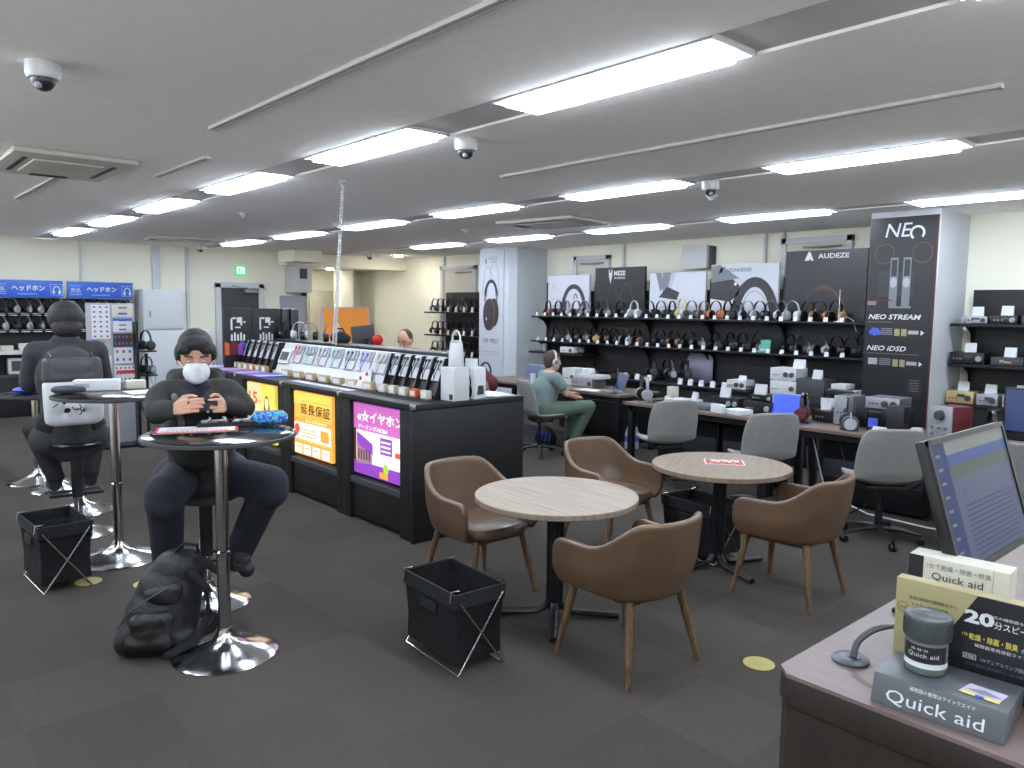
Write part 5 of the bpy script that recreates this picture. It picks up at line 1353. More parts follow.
# man with the phone
def man_phone():
    f, l, u = basis((.95, -.30, 0))
    pel = V(-4.36, 1.54, .76); ch = V(-4.24, 1.49, 1.08); nb = V(-4.13, 1.44, 1.31); hc = V(-4.05, 1.41, 1.45)
    hf = (f * 1 - u * .34); hu = u * 1 + f * .34
    hp_, P_, rot = head_parts(hc, hf, hu, 1.08)
    shL = nb + l * .175 - u * .085 + f * .01; shR = nb - l * .175 - u * .08 + f * .01
    elL = V(-4.07, 1.66, 1.17); elR = V(-4.12, 1.235, 1.17)
    wrL = V(-3.96, 1.515, 1.2); wrR = V(-3.97, 1.265, 1.2)
    hipL = pel + l * .1; hipR = pel - l * .1
    knL = V(-3.97, 1.76, .75); knR = V(-4.0, 1.22, .77)
    anL = V(-4.22, 1.66, .36); anR = V(-4.24, 1.3, .36)
    toL = anL + V(.15, .0, -.09); toR = anR + V(.16, -.03, -.1)
    body = hp_ + [('c', nb - f * .01, hc - u * .06 - f * .02, .056, .056), ('c', pel, ch, .14, .15), ('c', ch, nb - u * .08, .15, .11), ('c', nb - u * .05 - l * .12, nb - u * .05 + l * .12, .065, .065),
        ('c', shL, elL, .05, .04), ('c', elL, wrL, .038, .026), ('c', shR, elR, .05, .04), ('c', elR, wrR, .038, .026),
        ('c', hipL, knL, .085, .06), ('c', hipR, knR, .085, .06), ('c', knL, anL, .055, .038), ('c', knR, anR, .055, .038), ('c', anL, toL, .036, .03), ('c', anR, toR, .036, .03)]
    # phone lies between the hands
    ph = V(-3.875, 1.375, 1.215)
    body += hand(wrL, (ph + l * .085 - wrL), -l * .9 + f * .1, u - l * .2, grip=.5) + hand(wrR, (ph - l * .085 - wrR), l * .9 + f * .1, u + l * .2, grip=.5)
    b = blob('person', body, 'skin', None, .005, 3)
    tag(b, 'person in white face mask and charcoal jacket at the near bar table, holding a phone', 'person')
    # hair
    blob('hair', [('e', P_(0, -.024, .04), (.09, .107, .1), rot), ('e', P_(0, .045, .088), (.078, .05, .036), rot), ('e', P_(-.05, .06, .062), (.035, .032, .03), rot), ('e', P_(.045, .062, .062), (.038, .03, .028), rot),
                  ('e', P_(.075, 0, .02), (.022, .04, .05), rot), ('e', P_(-.075, 0, .02), (.022, .04, .05), rot), ('e', P_(0, -.07, -.02), (.075, .05, .07), rot)], 'hair', b, .007, 3)
    blob('face_mask', [('e', P_(0, .066, -.05), (.066, .064, .062), rot), ('c', P_(0, .104, -.016), P_(0, .1, -.06), .028, .04)], 'paper', b, .006, 4)
    m = M()
    for a in (-1, 1): m.tube([P_(.052 * a, .07, -.03), P_(.078 * a, .03, -.01), P_(.086 * a, -.005, .015)], .0025, 6)
    m.build('mask_loops', 'paper', b)
    face(b, P_, 1.0)
    jk = [('c', pel + u * .02, ch, .17, .185), ('c', ch, nb - u * .1, .185, .13), ('c', nb - u * .07 - l * .14, nb - u * .07 + l * .14, .09, .09), ('c', shL, elL, .078, .066), ('c', elL, wrL.lerp(elL, .12), .064, .046),
          ('c', shR, elR, .078, .066), ('c', elR, wrR.lerp(elR, .12), .064, .046), ('c', pel - l * .13, pel + l * .13, .13, .13), ('e', ch + f * .05 - u * .06, (.17, .19, .2)), ('e', pel - u * .03 - f * .02, (.2, .21, .12))]
    blob('jacket', jk, 'jacket', b, .011, 6)
    # opened jacket front: navy hooded shirt and drawstring, hood round the neck
    blob('hooded_shirt', [('c', ch + f * .12, nb + f * .055 - u * .06, .1, .07), ('e', nb + f * .03 - u * .02, (.085, .085, .045))], 'navy', b, .01, 5)
    blob('hood', [('c', nb - f * .09 - l * .1 + u * .02, nb - f * .09 + l * .1 + u * .02, .05, .05), ('c', nb - f * .08 - l * .1 + u * .02, nb + f * .06 - l * .12 - u * .05, .04, .03), ('c', nb - f * .08 + l * .1 + u * .02, nb + f * .06 + l * .12 - u * .05, .04, .03)], 'jacket', b, .01, 5)
    blob('jacket_lapel', [('c', nb + f * .09 - l * .11 - u * .06, ch + f * .165 - l * .085, .018, .024)], 'pgrey', b, .008, 4, label='grey lapel lining')
    m = M()
    for a in (-1, 1): m.ell(nb + f * .135 + l * .045 * a - u * .14, (.008, .008, .008), 8)
    m.build('drawstring_ends', 'paper', b)
    blob('trousers', [('c', hipL, knL, .112, .1), ('c', hipR, knR, .112, .1), ('c', knL, anL - u * .075, .095, .075), ('c', knR, anR - u * .075, .095, .075), ('c', hipL, hipR, .125, .125), ('e', knL - u * .04, (.1, .1, .1)), ('e', knR - u * .04, (.1, .1, .1))], 'trousers', b, .01, 5)
    for a_, t_ in ((anL, toL), (anR, toR)): blob('sock', [('c', a_ + u * .02, a_.lerp(t_, .75) + u * .012, .05, .042)], 'shoe', b, .009, 3)
    shoe('shoe', anL - u * .06, toL - u * .01, 'shoe', b); shoe('shoe', anR - u * .06, toR - u * .01, 'shoe', b)
    p = thing('mobile_phone', 'black mobile phone held in both hands of the man at the near bar table', 'phone', ph)
    p.rotation_euler = (R(-48), 0, R(72) + R(180))
    M().box(-.07, .07, -.005, .005, -.037, .037).build('body', 'blackp', p, bevel=.003)
    M().box(-.062, .062, .005, .0056, -.032, .032).build('screen', 'scr_dim', p)
man_phone()

# man in the dark coat, seen from behind
def man_coat():
    f, l, u = basis((-.99, .1, 0))
    pel = V(-6.4, 1.3, .82); ch = V(-6.44, 1.31, 1.16); nb = V(-6.5, 1.32, 1.42); hc = V(-6.53, 1.33, 1.575)
    hp_, P_, rot = head_parts(hc, f - u * .2, u + f * .2, 1.1)
    shL = nb + l * .19 - u * .07; shR = nb - l * .19 - u * .07
    elL = V(-6.62, 1.1, 1.13); elR = V(-6.62, 1.58, 1.13)
    wrL = V(-6.85, 1.2, 1.1); wrR = V(-6.85, 1.48, 1.1)
    hipL = pel + l * .1; hipR = pel - l * .1; knL = V(-6.8, 1.14, .76); knR = V(-6.8, 1.56, .74)
    anL = V(-6.62, 1.23, .4); anR = V(-6.62, 1.47, .4); toL = anL + V(-.15, 0, -.08); toR = anR + V(-.15, 0, -.08)
    body = hp_ + [('c', nb, hc - u * .06, .056, .056), ('c', pel, ch, .14, .15), ('c', ch, nb - u * .08, .15, .11), ('c', nb - u * .05 - l * .12, nb - u * .05 + l * .12, .065, .065),
        ('c', shL, elL, .05, .04), ('c', elL, wrL, .038, .026), ('c', shR, elR, .05, .04), ('c', elR, wrR, .038, .026),
        ('c', hipL, knL, .085, .06), ('c', hipR, knR, .085, .06), ('c', knL, anL, .055, .038), ('c', knR, anR, .055, .038), ('c', anL, toL, .036, .03), ('c', anR, toR, .036, .03)]
    body += hand(wrL, (-.6, .4, -.1), -u, l * -1, grip=.3) + hand(wrR, (-.6, -.4, -.1), -u, l, grip=.3)
    b = blob('person', body, 'skin', None, .0075, 5)
    tag(b, 'person with thick black hair and dark coat on a stool, back to the camera', 'person')
    blob('hair', [('e', P_(0, -.02, .03), (.125, .13, .115), rot), ('e', P_(0, -.06, -.05), (.105, .075, .08), rot), ('e', P_(.075, 0, .0), (.028, .045, .055), rot), ('e', P_(-.075, 0, .0), (.028, .045, .055), rot), ('e', P_(.0, -.03, .08), (.1, .11, .07), rot)], 'hair', b, .008, 3)
    face(b, P_)
    blob('coat', [('c', pel - u * .1, ch, .18, .19), ('c', ch, nb - u * .1, .19, .14), ('c', nb - u * .08 - l * .15, nb - u * .08 + l * .15, .1, .1), ('c', shL, elL, .09, .078), ('c', elL, wrL.lerp(elL, .1), .072, .05), ('c', shR, elR, .09, .078), ('c', elR, wrR.lerp(elR, .1), .072, .05),
                  ('c', pel - l * .14 - u * .1, pel + l * .14 - u * .1, .13, .13), ('e', nb + u * .02, (.105, .1, .06)), ('e', ch - f * .05, (.2, .22, .24))], 'jacket2', b, .011, 6)
    blob('trousers', [('c', hipL, knL, .105, .085), ('c', hipR, knR, .105, .085), ('c', knL, anL, .085, .064), ('c', knR, anR, .085, .064), ('c', hipL, hipR, .13, .13)], 'blackcl', b, .01, 5)
    shoe('shoe', anL - u * .06, toL, 'shoe', b); shoe('shoe', anR - u * .06, toR, 'shoe', b)
    # two-tone bag on the back
    t = thing('white_bag', 'black and white bag on the back of the person in the dark coat', 'bag', (-6.14, 1.28, .84), 90)
    blob('bag_lower', [('e', V(x, 0, z), (.06, .045, .06)) for x in (-.12, 0, .12) for z in (.07, .14, .22, .28)] + [('c', V(-.13, 0, .05), V(.13, 0, .05), .04, .04), ('c', V(-.15, 0, .3), V(.15, 0, .3), .045, .045), ('c', V(-.15, 0, .06), V(-.15, 0, .3), .04, .045), ('c', V(.15, 0, .06), V(.15, 0, .3), .04, .045)], 'paper', t, .012, 6, label='white lower half')
    blob('bag_upper', [('c', V(-.15, 0.0, .35), V(.15, 0, .35), .045, .045), ('c', V(-.14, 0.01, .46), V(.14, .01, .46), .035, .035), ('e', V(0, .0, .41), (.18, .045, .09)), ('c', V(-.15, 0, .36), V(-.15, 0, .46), .045, .04), ('c', V(.15, 0, .36), V(.15, 0, .46), .045, .04)], 'dgrey', t, .012, 5, label='dark upper half')
    for sx in (-1, 1): M().tube([(sx * .12, .02, .46), (sx * .125, .01, .5), (sx * .13, .05, .53)], .01).build('strap', 'blackp', t)
    m = M().e2(-.06, .13, .02, .018, -.083, 0); m.arc2(.0, .15, .03, .022, .007, -200, 60, -.084, 0).arc2(.0, .115, .032, .025, .007, -70, 120, -.084, 0); m.p2([(-.15, .16), (-.115, .185), (-.112, .178), (-.147, .153)], -.083, 0)
    m.build('marks', ['blackp'], t, fix=False)
man_coat()

# man in green with white headphones, seen from behind at the desk
def man_green():
    f, l, u = basis((.35, .94, 0))
    pel = V(-6.5, 6.24, .52); ch = V(-6.49, 6.27, .77); nb = V(-6.48, 6.33, .965); hc = V(-6.47, 6.37, 1.1)
    hf = V(.3, .95, 0); hp_, P_, rot = head_parts(hc, hf - u * .1, u + hf * .1, .98)
    shL = nb + l * .18 - u * .05; shR = nb - l * .18 - u * .05
    elL = V(-6.7, 6.5, .76); elR = V(-6.24, 6.38, .74); wrL = V(-6.52, 6.7, .7); wrR = V(-6.28, 6.6, .67)
    hipL = pel + l * .09; hipR = pel - l * .09; knL = V(-6.48, 6.72, .53); knR = V(-6.16, 6.68, .57)
    anL = V(-6.5, 6.7, .13); anR = V(-6.3, 6.58, .14); toL = anL + f * .14 - u * .08; toR = anR + f * .14 - u * .08
    body = hp_ + [('c', nb, hc - u * .06, .054, .054), ('c', pel, ch, .135, .14), ('c', ch, nb - u * .07, .14, .11), ('c', nb - u * .04 - l * .11, nb - u * .04 + l * .11, .06, .06),
        ('c', shL, elL, .05, .04), ('c', elL, wrL, .036, .026), ('c', shR, elR, .052, .042), ('c', elR, wrR, .04, .027),
        ('c', hipL, knL, .08, .058), ('c', hipR, knR, .085, .06), ('c', knL, anL, .052, .036), ('c', knR, anR, .055, .036), ('c', anL, toL, .034, .03), ('c', anR, toR, .034, .03)]
    body += hand(wrL, f, -u, -l, grip=.4) + hand(wrR, (l * .6 + f * .5), -u, f, grip=.4)
    b = blob('person', body, 'skin', None, .0075, 5)
    tag(b, 'person in grey-green t-shirt, green trousers and white headphones sitting at a desk', 'person')
    blob('hair', [('e', P_(0, -.025, .03), (.084, .1, .1), rot), ('e', P_(0, -.055, -.03), (.07, .052, .06), rot), ('e', P_(0, .03, .08), (.065, .05, .035), rot)], 'brhair', b, .008, 3)
    face(b, P_)
    blob('t_shirt', [('c', pel + u * .03, ch, .155, .165), ('c', ch, nb - u * .09, .165, .125), ('c', nb - u * .06 - l * .13, nb - u * .06 + l * .13, .078, .078), ('c', shL, shL.lerp(elL, .55), .075, .066), ('c', shR, shR.lerp(elR, .55), .078, .068)], 'tshirt', b, .01, 5)
    blob('trousers', [('c', hipL, knL, .1, .075), ('c', hipR, knR, .108, .08), ('c', knL, anL + u * .05, .075, .058), ('c', knR, anR + u * .04, .08, .06), ('c', hipL, hipR, .125, .125)], 'greenp', b, .01, 5)
    shoe('shoe', anL - u * .06, toL, 'shoe', b); shoe('shoe', anR - u * .04, toR, 'shoe', b)
    t = thing('worn_headphones', 'white over-ear headphones worn by the person in green', 'headphones')
    pts = [P_(.1 * math.cos(a), -.005, .125 * math.sin(a) + .0) for a in [PI * k / 14 for k in range(15)]]
    M().tube(pts, .012, 8).build('headband', 'plastic', t)
    for sx in (-1, 1):
        ax = P_(sx, 0, 0) - P_(0, 0, 0)
        T = Matrix.Translation(P_(sx * .083, -.005, -.01)) @ ax.to_track_quat('Z', 'Y').to_matrix().to_4x4()
        M().rev([(.036, 0), (.042, .008), (.042, .025), (.034, .034)], 22, T=T).build('ear_cup', 'plastic', t)
        M().rev([(.03, .034), (.028, .037)], 22, T=T).build('cup_cover', 'pgrey', t)
man_green()

# person behind the counter, only head and shoulders show
def staff():
    f, l, u = basis((.5, -.85, 0)); 
    o_ = V(1.21, -.79, .1); pel = V(-8.75, 5.9, .56) + o_; ch = V(-8.72, 5.86, .86) + o_; nb = V(-8.68, 5.8, 1.09) + o_; hc = V(-8.66, 5.74, 1.23) + o_
    hp_, P_, rot = head_parts(hc, f - u * .5, u + f * .5, 1.0)
    shL = nb + l * .18 - u * .05; shR = nb - l * .18 - u * .05
    elL = shL - u * .24 + f * .1 + l * .04; elR = shR - u * .24 + f * .1 - l * .04; wrL = elL + f * .22 - l * .08; wrR = elR + f * .22 + l * .08
    hipL = pel + l * .1; hipR = pel - l * .1; knL = hipL + f * .42; knR = hipR + f * .42; anL = knL - u * .5; anR = knR - u * .5
    body = hp_ + [('c', nb, hc - u * .05, .054, .054), ('c', pel, ch, .14, .15), ('c', ch, nb - u * .08, .15, .11), ('c', nb - u * .05 - l * .12, nb - u * .05 + l * .12, .06, .06),
        ('c', shL, elL, .05, .04), ('c', elL, wrL, .038, .026), ('c', shR, elR, .05, .04), ('c', elR, wrR, .038, .026),
        ('c', hipL, knL, .085, .06), ('c', hipR, knR, .085, .06), ('c', knL, anL, .055, .038), ('c', knR, anR, .055, .038), ('c', anL, anL + f * .14 - u * .06, .034, .03), ('c', anR, anR + f * .14 - u * .06, .034, .03)]
    body += hand(wrL, f, -u, -l, grip=.4) + hand(wrR, f, -u, l, grip=.4)
    b = blob('person', body, 'skin', None, .008, 5)
    tag(b, 'bowed brown-haired person in orange and navy collar behind the counter racks', 'person')
    blob('hair', [('e', P_(0, -.03, .03), (.084, .1, .096), rot), ('e', P_(0, -.06, -.03), (.07, .05, .06), rot)], 'brhair', b, .008, 3)
    face(b, P_)
    blob('jersey', [('c', pel, ch, .165, .17), ('c', ch, nb - u * .09, .17, .12), ('c', nb - u * .06 - l * .14, nb - u * .06 + l * .14, .085, .085), ('c', shL, elL, .075, .07), ('c', shR, elR, .075, .07), ('c', elL, wrL.lerp(elL, .15), .06, .05), ('c', elR, wrR.lerp(elR, .15), .06, .05)], 'navy', b, .012, 5)
    blob('orange_collar', [('c', nb - u * .03 - l * .1, nb - u * .03 + l * .1, .09, .09)], 'orangec', b, .012, 5)
    blob('trousers', [('c', hipL, knL, .1, .08), ('c', hipR, knR, .1, .08), ('c', knL, anL, .08, .06), ('c', knR, anR, .08, .06), ('c', hipL, hipR, .125, .125)], 'blackcl', b, .012, 4)
    c_ = dup(O0, (-7.53, 5.13, 0), math.degrees(math.atan2(f.y, f.x)) + 90, 'grey swivel chair hidden behind the counter under the bowed person', 'grey swivel chairs', sc=1.14)
staff()

# ---------------------------------------------------------------- things behind the counter
t = thing('partition_screen', 'bright orange free-standing partition behind the counter', 'partition', (-11.6, 6.52, 0), 90)
M().box(-.42, .44, -.02, .02, .05, 1.68).build('panel', 'orange', t, bevel=.003)
m = M().box(-.44, -.42, -.025, .025, 0, 1.7).box(.44, .46, -.025, .025, 0, 1.7).box(-.44, .46, -.025, .025, 1.68, 1.7); m.build('frame', 'lgrey', t, bevel=.002)
for x in (-.43, .45): M().box(x - .02, x + .02, -.2, .2, 0, .03).build('foot', 'lgrey', t, bevel=.004)
t = thing('umbrella', 'folded white umbrella with a dark handle hanging on the orange partition', 'umbrella', (-11.55, 6.33, .85), 90)
M().rev([(.008, -.05), (.03, .0), (.05, .3), (.06, .5), (.03, .56), (.012, .6)], 16).build('canopy', 'plastic', t)
M().tube([(0, 0, .58), (0, 0, .78), (0, .02, .83), (0, .05, .82)], .014).build('handle', 'blackp', t)
# service desk with monitor and red plush
t = thing('service_desk', 'dark service desk behind the counter carrying a monitor', 'desk', (-10.4, 5.6, 0), 0)
M().box(-1.3, 1.3, 0, .5, .97, 1.0).build('desk_top', 'dgrey', t, bevel=.004)
M().box(-1.28, 1.28, .03, .06, .0, .969).build('front_panel', 'black', t)
M().box(-1.28, -1.25, .06, .48, .0, .969).build('side_panel', 'black', t)
M().box(1.25, 1.28, .06, .48, .0, .969).build('side_panel', 'black', t)
def monitor_back(lab, x, y, z, rz, w=.42, h=.36):
    t = thing('desktop_monitor', lab, 'monitor', (x, y, z), rz)
    M().box(-w / 2, w / 2, -.02, .015, .14, .14 + h, 0, T3(0, 0, 0, 0, -6)).build('housing', 'dgrey', t, bevel=.008)
    M().box(-w / 2 + .02, w / 2 - .02, .015, .017, .16, .12 + h, 0, T3(0, 0, 0, 0, -6)).build('screen', 'scr_navy', t)
    M().box(-.03, .03, -.035, -.005, .01, .25).build('neck', 'blackp', t); M().rev([(.1, 0), (.1, .01), (.03, .018)], 24).build('base', 'blackp', t)
monitor_back('dark grey monitor seen from behind in front of the orange partition', -9.8, 5.83, 1.001, 75, .34, .3)
t = thing('plush_toy', 'red knitted plush toy sitting beside the dark grey monitor', 'toy', (-9.45, 5.82, 1.001), 60)
blob('body', [('e', V(0, 0, .1), (.08, .07, .1)), ('e', V(0, -.01, .25), (.08, .075, .075)), ('e', V(-.09, -.04, .04), (.05, .06, .04)), ('e', V(.09, -.04, .04), (.05, .06, .04)), ('c', V(-.07, -.02, .15), V(-.12, -.06, .08), .03, .026), ('c', V(.07, -.02, .15), V(.12, -.06, .08), .03, .026)], 'red', t, .01, 4)
for i, (x, y_, z_, k) in enumerate(((-8.35, 3.95, CT + .316, 'black'), (-8.05, 3.95, CT + .316, 'white'), (-7.85, 3.96, CT + .316, 'black'), (-7.3, 3.95, CT + .316, 'black'))):
    put_hp(k, (x, y_, z_), 40 + 10 * i, '%s headphones on top of the back rack of the counter, %s from the far end' % (HPK[k][4], ordn[i]), 'headphones on the back rack', 1.0)
t = thing('shoulder_bag', 'black bag standing on the back rack between the promotional boards and the partition', 'bag', (-7.15, 3.96, CT + .316), 20)
blob('body', [('e', V(0, 0, .06), (.11, .05, .06)), ('e', V(.06, 0, .05), (.07, .05, .05)), ('e', V(-.06, 0, .05), (.07, .05, .05))], 'fabricb', t, .01, 4)
M().tube([(-.06, 0, .1), (-.04, 0, .15), (.03, 0, .15), (.06, 0, .1)], .007).build('handle', 'fabricb', t)
# row of black headphones on stands at the far part of the counter
for i in range(6):
    x = -8.6 + i * .11
    put_hp('black' if i % 2 else 'grey', (x + .04, 3.74 + .01 * (i % 2), CT + .002), 60, 'dark headphones crowded behind the far black rack, %s from the far end' % ordn[i], 'dark headphones behind the far rack', 1.4)
# spiral cord from the ceiling
t = thing('spiral_cord', 'white spiral cord hanging slanted from the ceiling down to the counter racks', 'cord', (-5.5, 3.08, 0))
a, b = V(0, .0, 2.695), V(-1.3, .62, 1.35); pts = []
d = (b - a).normalized(); s1 = d.cross(V(0, 1, 0)).normalized(); s2 = d.cross(s1)
n = 560
for k in range(n + 1):
    p = a.lerp(b, k / n); an = k / 8 * 2 * PI; r_ = .008 + .012 * k / n
    pts.append(p + s1 * r_ * math.cos(an) + s2 * r_ * math.sin(an))
M().tube(pts, .005, 4).build('coil', 'plastic', t)
M().rev([(.012, 2.67), (.03, 2.685), (.03, 2.698)], 16, c=(0, 0, 0)).build('ceiling_cap', 'plastic', t)
# red bag with headphones on the swivel chair behind the counter
t = thing('red_bag', 'dark red bag with black pads on the swivel chair behind the counter end', 'bag', (-7.42, 6.08, .8), 20)
blob('body', [('e', V(0, 0, .05), (.15, .1, .1)), ('e', V(-.12, 0, .0), (.09, .09, .12)), ('e', V(.12, 0, -.02), (.1, .09, .11)), ('c', V(-.1, 0, -.1), V(.1, 0, -.1), .08, .08)], 'redbag', t, .012, 4)
M().tube([(-.08, -.02, .12), (-.05, -.02, .19), (.05, -.02, .19), (.08, -.02, .12)], .012).build('handle', 'blackp', t)
tag(M().tube([(-7.38 + .1 * math.cos(a_ * PI / 10), 6.1, .92 + .12 * math.sin(a_ * PI / 10)) for a_ in range(11)], .012).build('headband_loop', 'blackp'), 'black headphone band sticking up over the dark red bag', 'headphones')
t = thing('blue_sack', 'blue patterned bag on the floor under the chair of the person in green', 'bag', (-7.0, 6.75, 0), 30)
blob('body', [('e', V(0, 0, .12), (.13, .1, .13)), ('e', V(.06, 0, .08), (.12, .1, .1))], 'navy', t, .012, 4)
m = M()
for k in range(5): m.tube([(-.1 + .05 * k, -.112 + .004 * abs(k - 2), .05), (-.08 + .05 * k, -.115 + .004 * abs(k - 2), .14), (-.1 + .05 * k, -.1, .18)], .006, 5)
m.build('pattern', 'pblue', t)
t = thing('water_bottle_pack', 'pack of clear bottled water with a blue label beside the low black cabinet', 'bottles', (-6.12, 7.35, 0), 0)
for i in range(2):
    for j in range(2):
        M().rev([(.034, 0), (.036, .01), (.036, .2), (.014, .25), (.014, .27)], 14, c=(i * .075, j * .075, 0)).build('bottle', 'lgrey', t)
        M().rev([(.0368, .09), (.0368, .16)], 14, c=(i * .075, j * .075, 0)).build('bottle_label', 'pblue', t)

# ---------------------------------------------------------------- on the bar tables
HZ = 1.1075
t = thing('leaflet', 'pink-edged white printed sheet on the near bar table', 'leaflet', (-3.83, 1.33, HZ), 68)
M().box(-.19, .19, -.1, .09, 0, .0015).build('sheet', 'paper', t)
m = M().box(-.19, .19, -.1, -.07, .0015, .002, 0).box(-.19, -.175, -.1, .09, .0015, .002, 0).box(.175, .19, -.1, .09, .0015, .002, 0)
for k in range(14): m.box(-.16 + k * .022, -.145 + k * .022, -.055, -.04, .0015, .002, 1)
for k in range(3): m.box(-.14, .1 - k * .05, -.02 + k * .03, -.015 + k * .03, .0015, .002, 2)
m.build('print', ['pred', 'pred', 'pgrey'], t)
t = thing('accessory_tray', 'small black tray heaped with white cables and clips on the near bar table', 'tray', (-3.88, 1.5, HZ), 70)
m = M().box(-.14, .14, -.055, .055, 0, .004).box(-.14, .14, -.058, -.052, 0, .022).box(-.14, .14, .052, .058, 0, .022).box(-.143, -.137, -.055, .055, 0, .022).box(.137, .143, -.055, .055, 0, .022)
m.build('tray', 'blackp', t)
for k in range(4):
    x = -.1 + .06 * k; pts = [(x + (.02 + .012 * (k % 2)) * math.cos(a_ * .55), .03 * math.sin(a_ * .55), .015 + .003 * a_ * .6) for a_ in range(14)]
    M().tube(pts, .004, 6).build('cable', 'plastic' if k != 2 else 'redbag', t)
for k in range(5): M().ell((-.11 + .05 * k, -.02 + .01 * (k % 3), .022), (.018, .014, .01), 8).build('clip', 'lgrey', t)
t = thing('blue_pouch', 'blue and white patterned zip pouch at the right of the near bar table', 'pouch', (-3.78, 1.68, HZ), 68)
b_ = blob('body', [('c', V(-.06, 0, .034), V(.06, 0, .034), .033, .033), ('c', V(-.055, -.01, .024), V(.055, -.01, .024), .024, .024), ('c', V(-.05, .012, .03), V(.05, .012, .03), .03, .03)], 'pouchblue', t, .006, 4) if 'pouchblue' in K else None
M().tube([(-.07, 0, .068), (0, 0, .071), (.07, 0, .068)], .003, 6).build('zip', 'lgrey', t)
# second bar table
t = thing('white_carton', 'long white box lying on the second bar table', 'box', (-5.82, 1.37, 1.1275), 70)
M().box(-.15, .13, -.06, .06, 0, .07).build('carton', 'paper', t, bevel=.003)
M().box(-.14, -.05, -.062, -.06, .02, .05).build('print', 'lgrey', t)
t = thing('folded_umbrella', 'short dark grey folded umbrella lying on the edge of the second bar table', 'umbrella', (-5.7, 1.16, 1.1275 + .025), 70)
M().rev([(.012, -.1), (.024, -.08), (.027, .0), (.022, .08), (.01, .1)], 16, T=T3(0, 0, 0, 0, 90)).build('body', 'dgrey', t)
t = thing('cream_box', 'small cream paper box beside the long white box on the second bar table', 'box', (-5.8, 1.6, 1.1275), 80); M().box(-.06, .06, -.05, .05, 0, .055).build('carton', 'boxcream', t, bevel=.003)
tag(M().box(-.13, .1, -.1, .08, 0, .004).build('paper_sheet', 'paper', loc=(-5.48, 1.56, 1.1275)), 'white papers at the right of the second bar table', 'paper')

# backpack leaning on the pole of the near bar table
t = thing('backpack', 'slumped black backpack leaning against the pole of the near bar table', 'backpack', (-3.9, 1.17, 0), 62)
e_ = [('e', V(-.05, 0, .1), (.17, .14, .11)), ('e', V(-.02, .01, .2), (.165, .13, .14)), ('e', V(.02, .02, .3), (.15, .12, .14)), ('e', V(.06, .03, .4), (.12, .1, .11)), ('c', V(-.02, .02, .4), V(.12, .04, .45), .055, .05),
      ('c', V(-.16, -.03, .07), V(.08, -.03, .07), .07, .07), ('c', V(-.17, -.02, .08), V(-.06, .0, .36), .055, .05), ('c', V(.1, .0, .08), V(.15, .03, .4), .05, .045)]
b_ = blob('body', e_, 'packb', t, .011, 8)
blob('front_pocket', [('c', V(-.12, -.12, .1), V(.02, -.125, .1), .04, .04), ('c', V(-.1, -.12, .2), V(.03, -.12, .21), .04, .04), ('e', V(-.04, -.115, .15), (.1, .045, .09))], 'packb', t, .01, 5)
blob('upper_pocket', [('c', V(-.04, -.085, .32), V(.07, -.08, .34), .035, .035), ('e', V(.02, -.08, .31), (.08, .04, .05))], 'packb', t, .01, 5)
M().tube([(.06, -.0, .5), (.1, -.02, .545), (.16, .0, .53), (.16, .03, .48)], .009).build('grab_handle', 'blackp', t)
M().tube([(.15, .0, .47), (.27, -.0, .38), (.29, .0, .22), (.22, -.02, .1), (.06, -.02, .04)], .014, 8, ry=(.006, .022)).build('shoulder_strap', 'fabricb', t)
M().tube([(.13, -.07, .43), (.21, -.09, .34), (.22, -.09, .2), (.16, -.1, .08), (.02, -.12, .02)], .014, 8, ry=(.006, .022)).build('shoulder_strap', 'fabricb', t)
m = M().tube([(-.19, -.1, .17), (-.13, -.14, .26), (-.04, -.135, .32), (.04, -.115, .36)], .004, 6)
m.build('zip', 'dgrey', t)
# yellow discs on the floor
for x, y_, lab in ((-4.93, 1.38, 'round yellow sticker on the carpet beside the backpack'), (-1.9, 3.32, 'round yellow sticker on the carpet right of the tub chairs'), (-5.2, 1.12, 'round yellow sticker on the carpet half under the left basket')):
    t = thing('floor_sticker', lab, 'floor sticker', (x, y_, .001), 0, 'yellow floor stickers')
    M().rev([(.075, 0), (.075, .0025)], 36).build('disc', 'dot', t)
    m = M()
    for k in range(4): m.box(-.035, .035, -.03 + k * .016, -.024 + k * .016, .0025, .003)
    m.build('print', 'khaki', t)
# cables under the desks
for i, pts in enumerate(([(-3.35, 6.6, .6), (-3.2, 6.6, .1), (-2.8, 6.55, .008), (-2.3, 6.5, .008), (-1.8, 6.6, .008), (-1.2, 6.5, .008)], [(-3.1, 6.6, .6), (-2.9, 6.5, .15), (-2.5, 6.55, .25), (-2.2, 6.6, .5)], [(-3.4, 6.6, .5), (-3.3, 6.5, .012), (-2.9, 6.45, .012), (-2.4, 6.6, .4)])):
    pp = []
    for k in range(len(pts) - 1):
        for j in range(6): pp.append(V(*pts[k]).lerp(V(*pts[k + 1]), j / 6))
    tag(M().tube(pp, .007, 6).build('cable', ('plastic', 'blackp', 'blackp')[i]), ('white cable running along the floor under the right desks', 'black cable drooping under the desk left of the reception monitor', 'black cable crossing the floor behind the swivel chair before the dark banner')[i], 'cable')

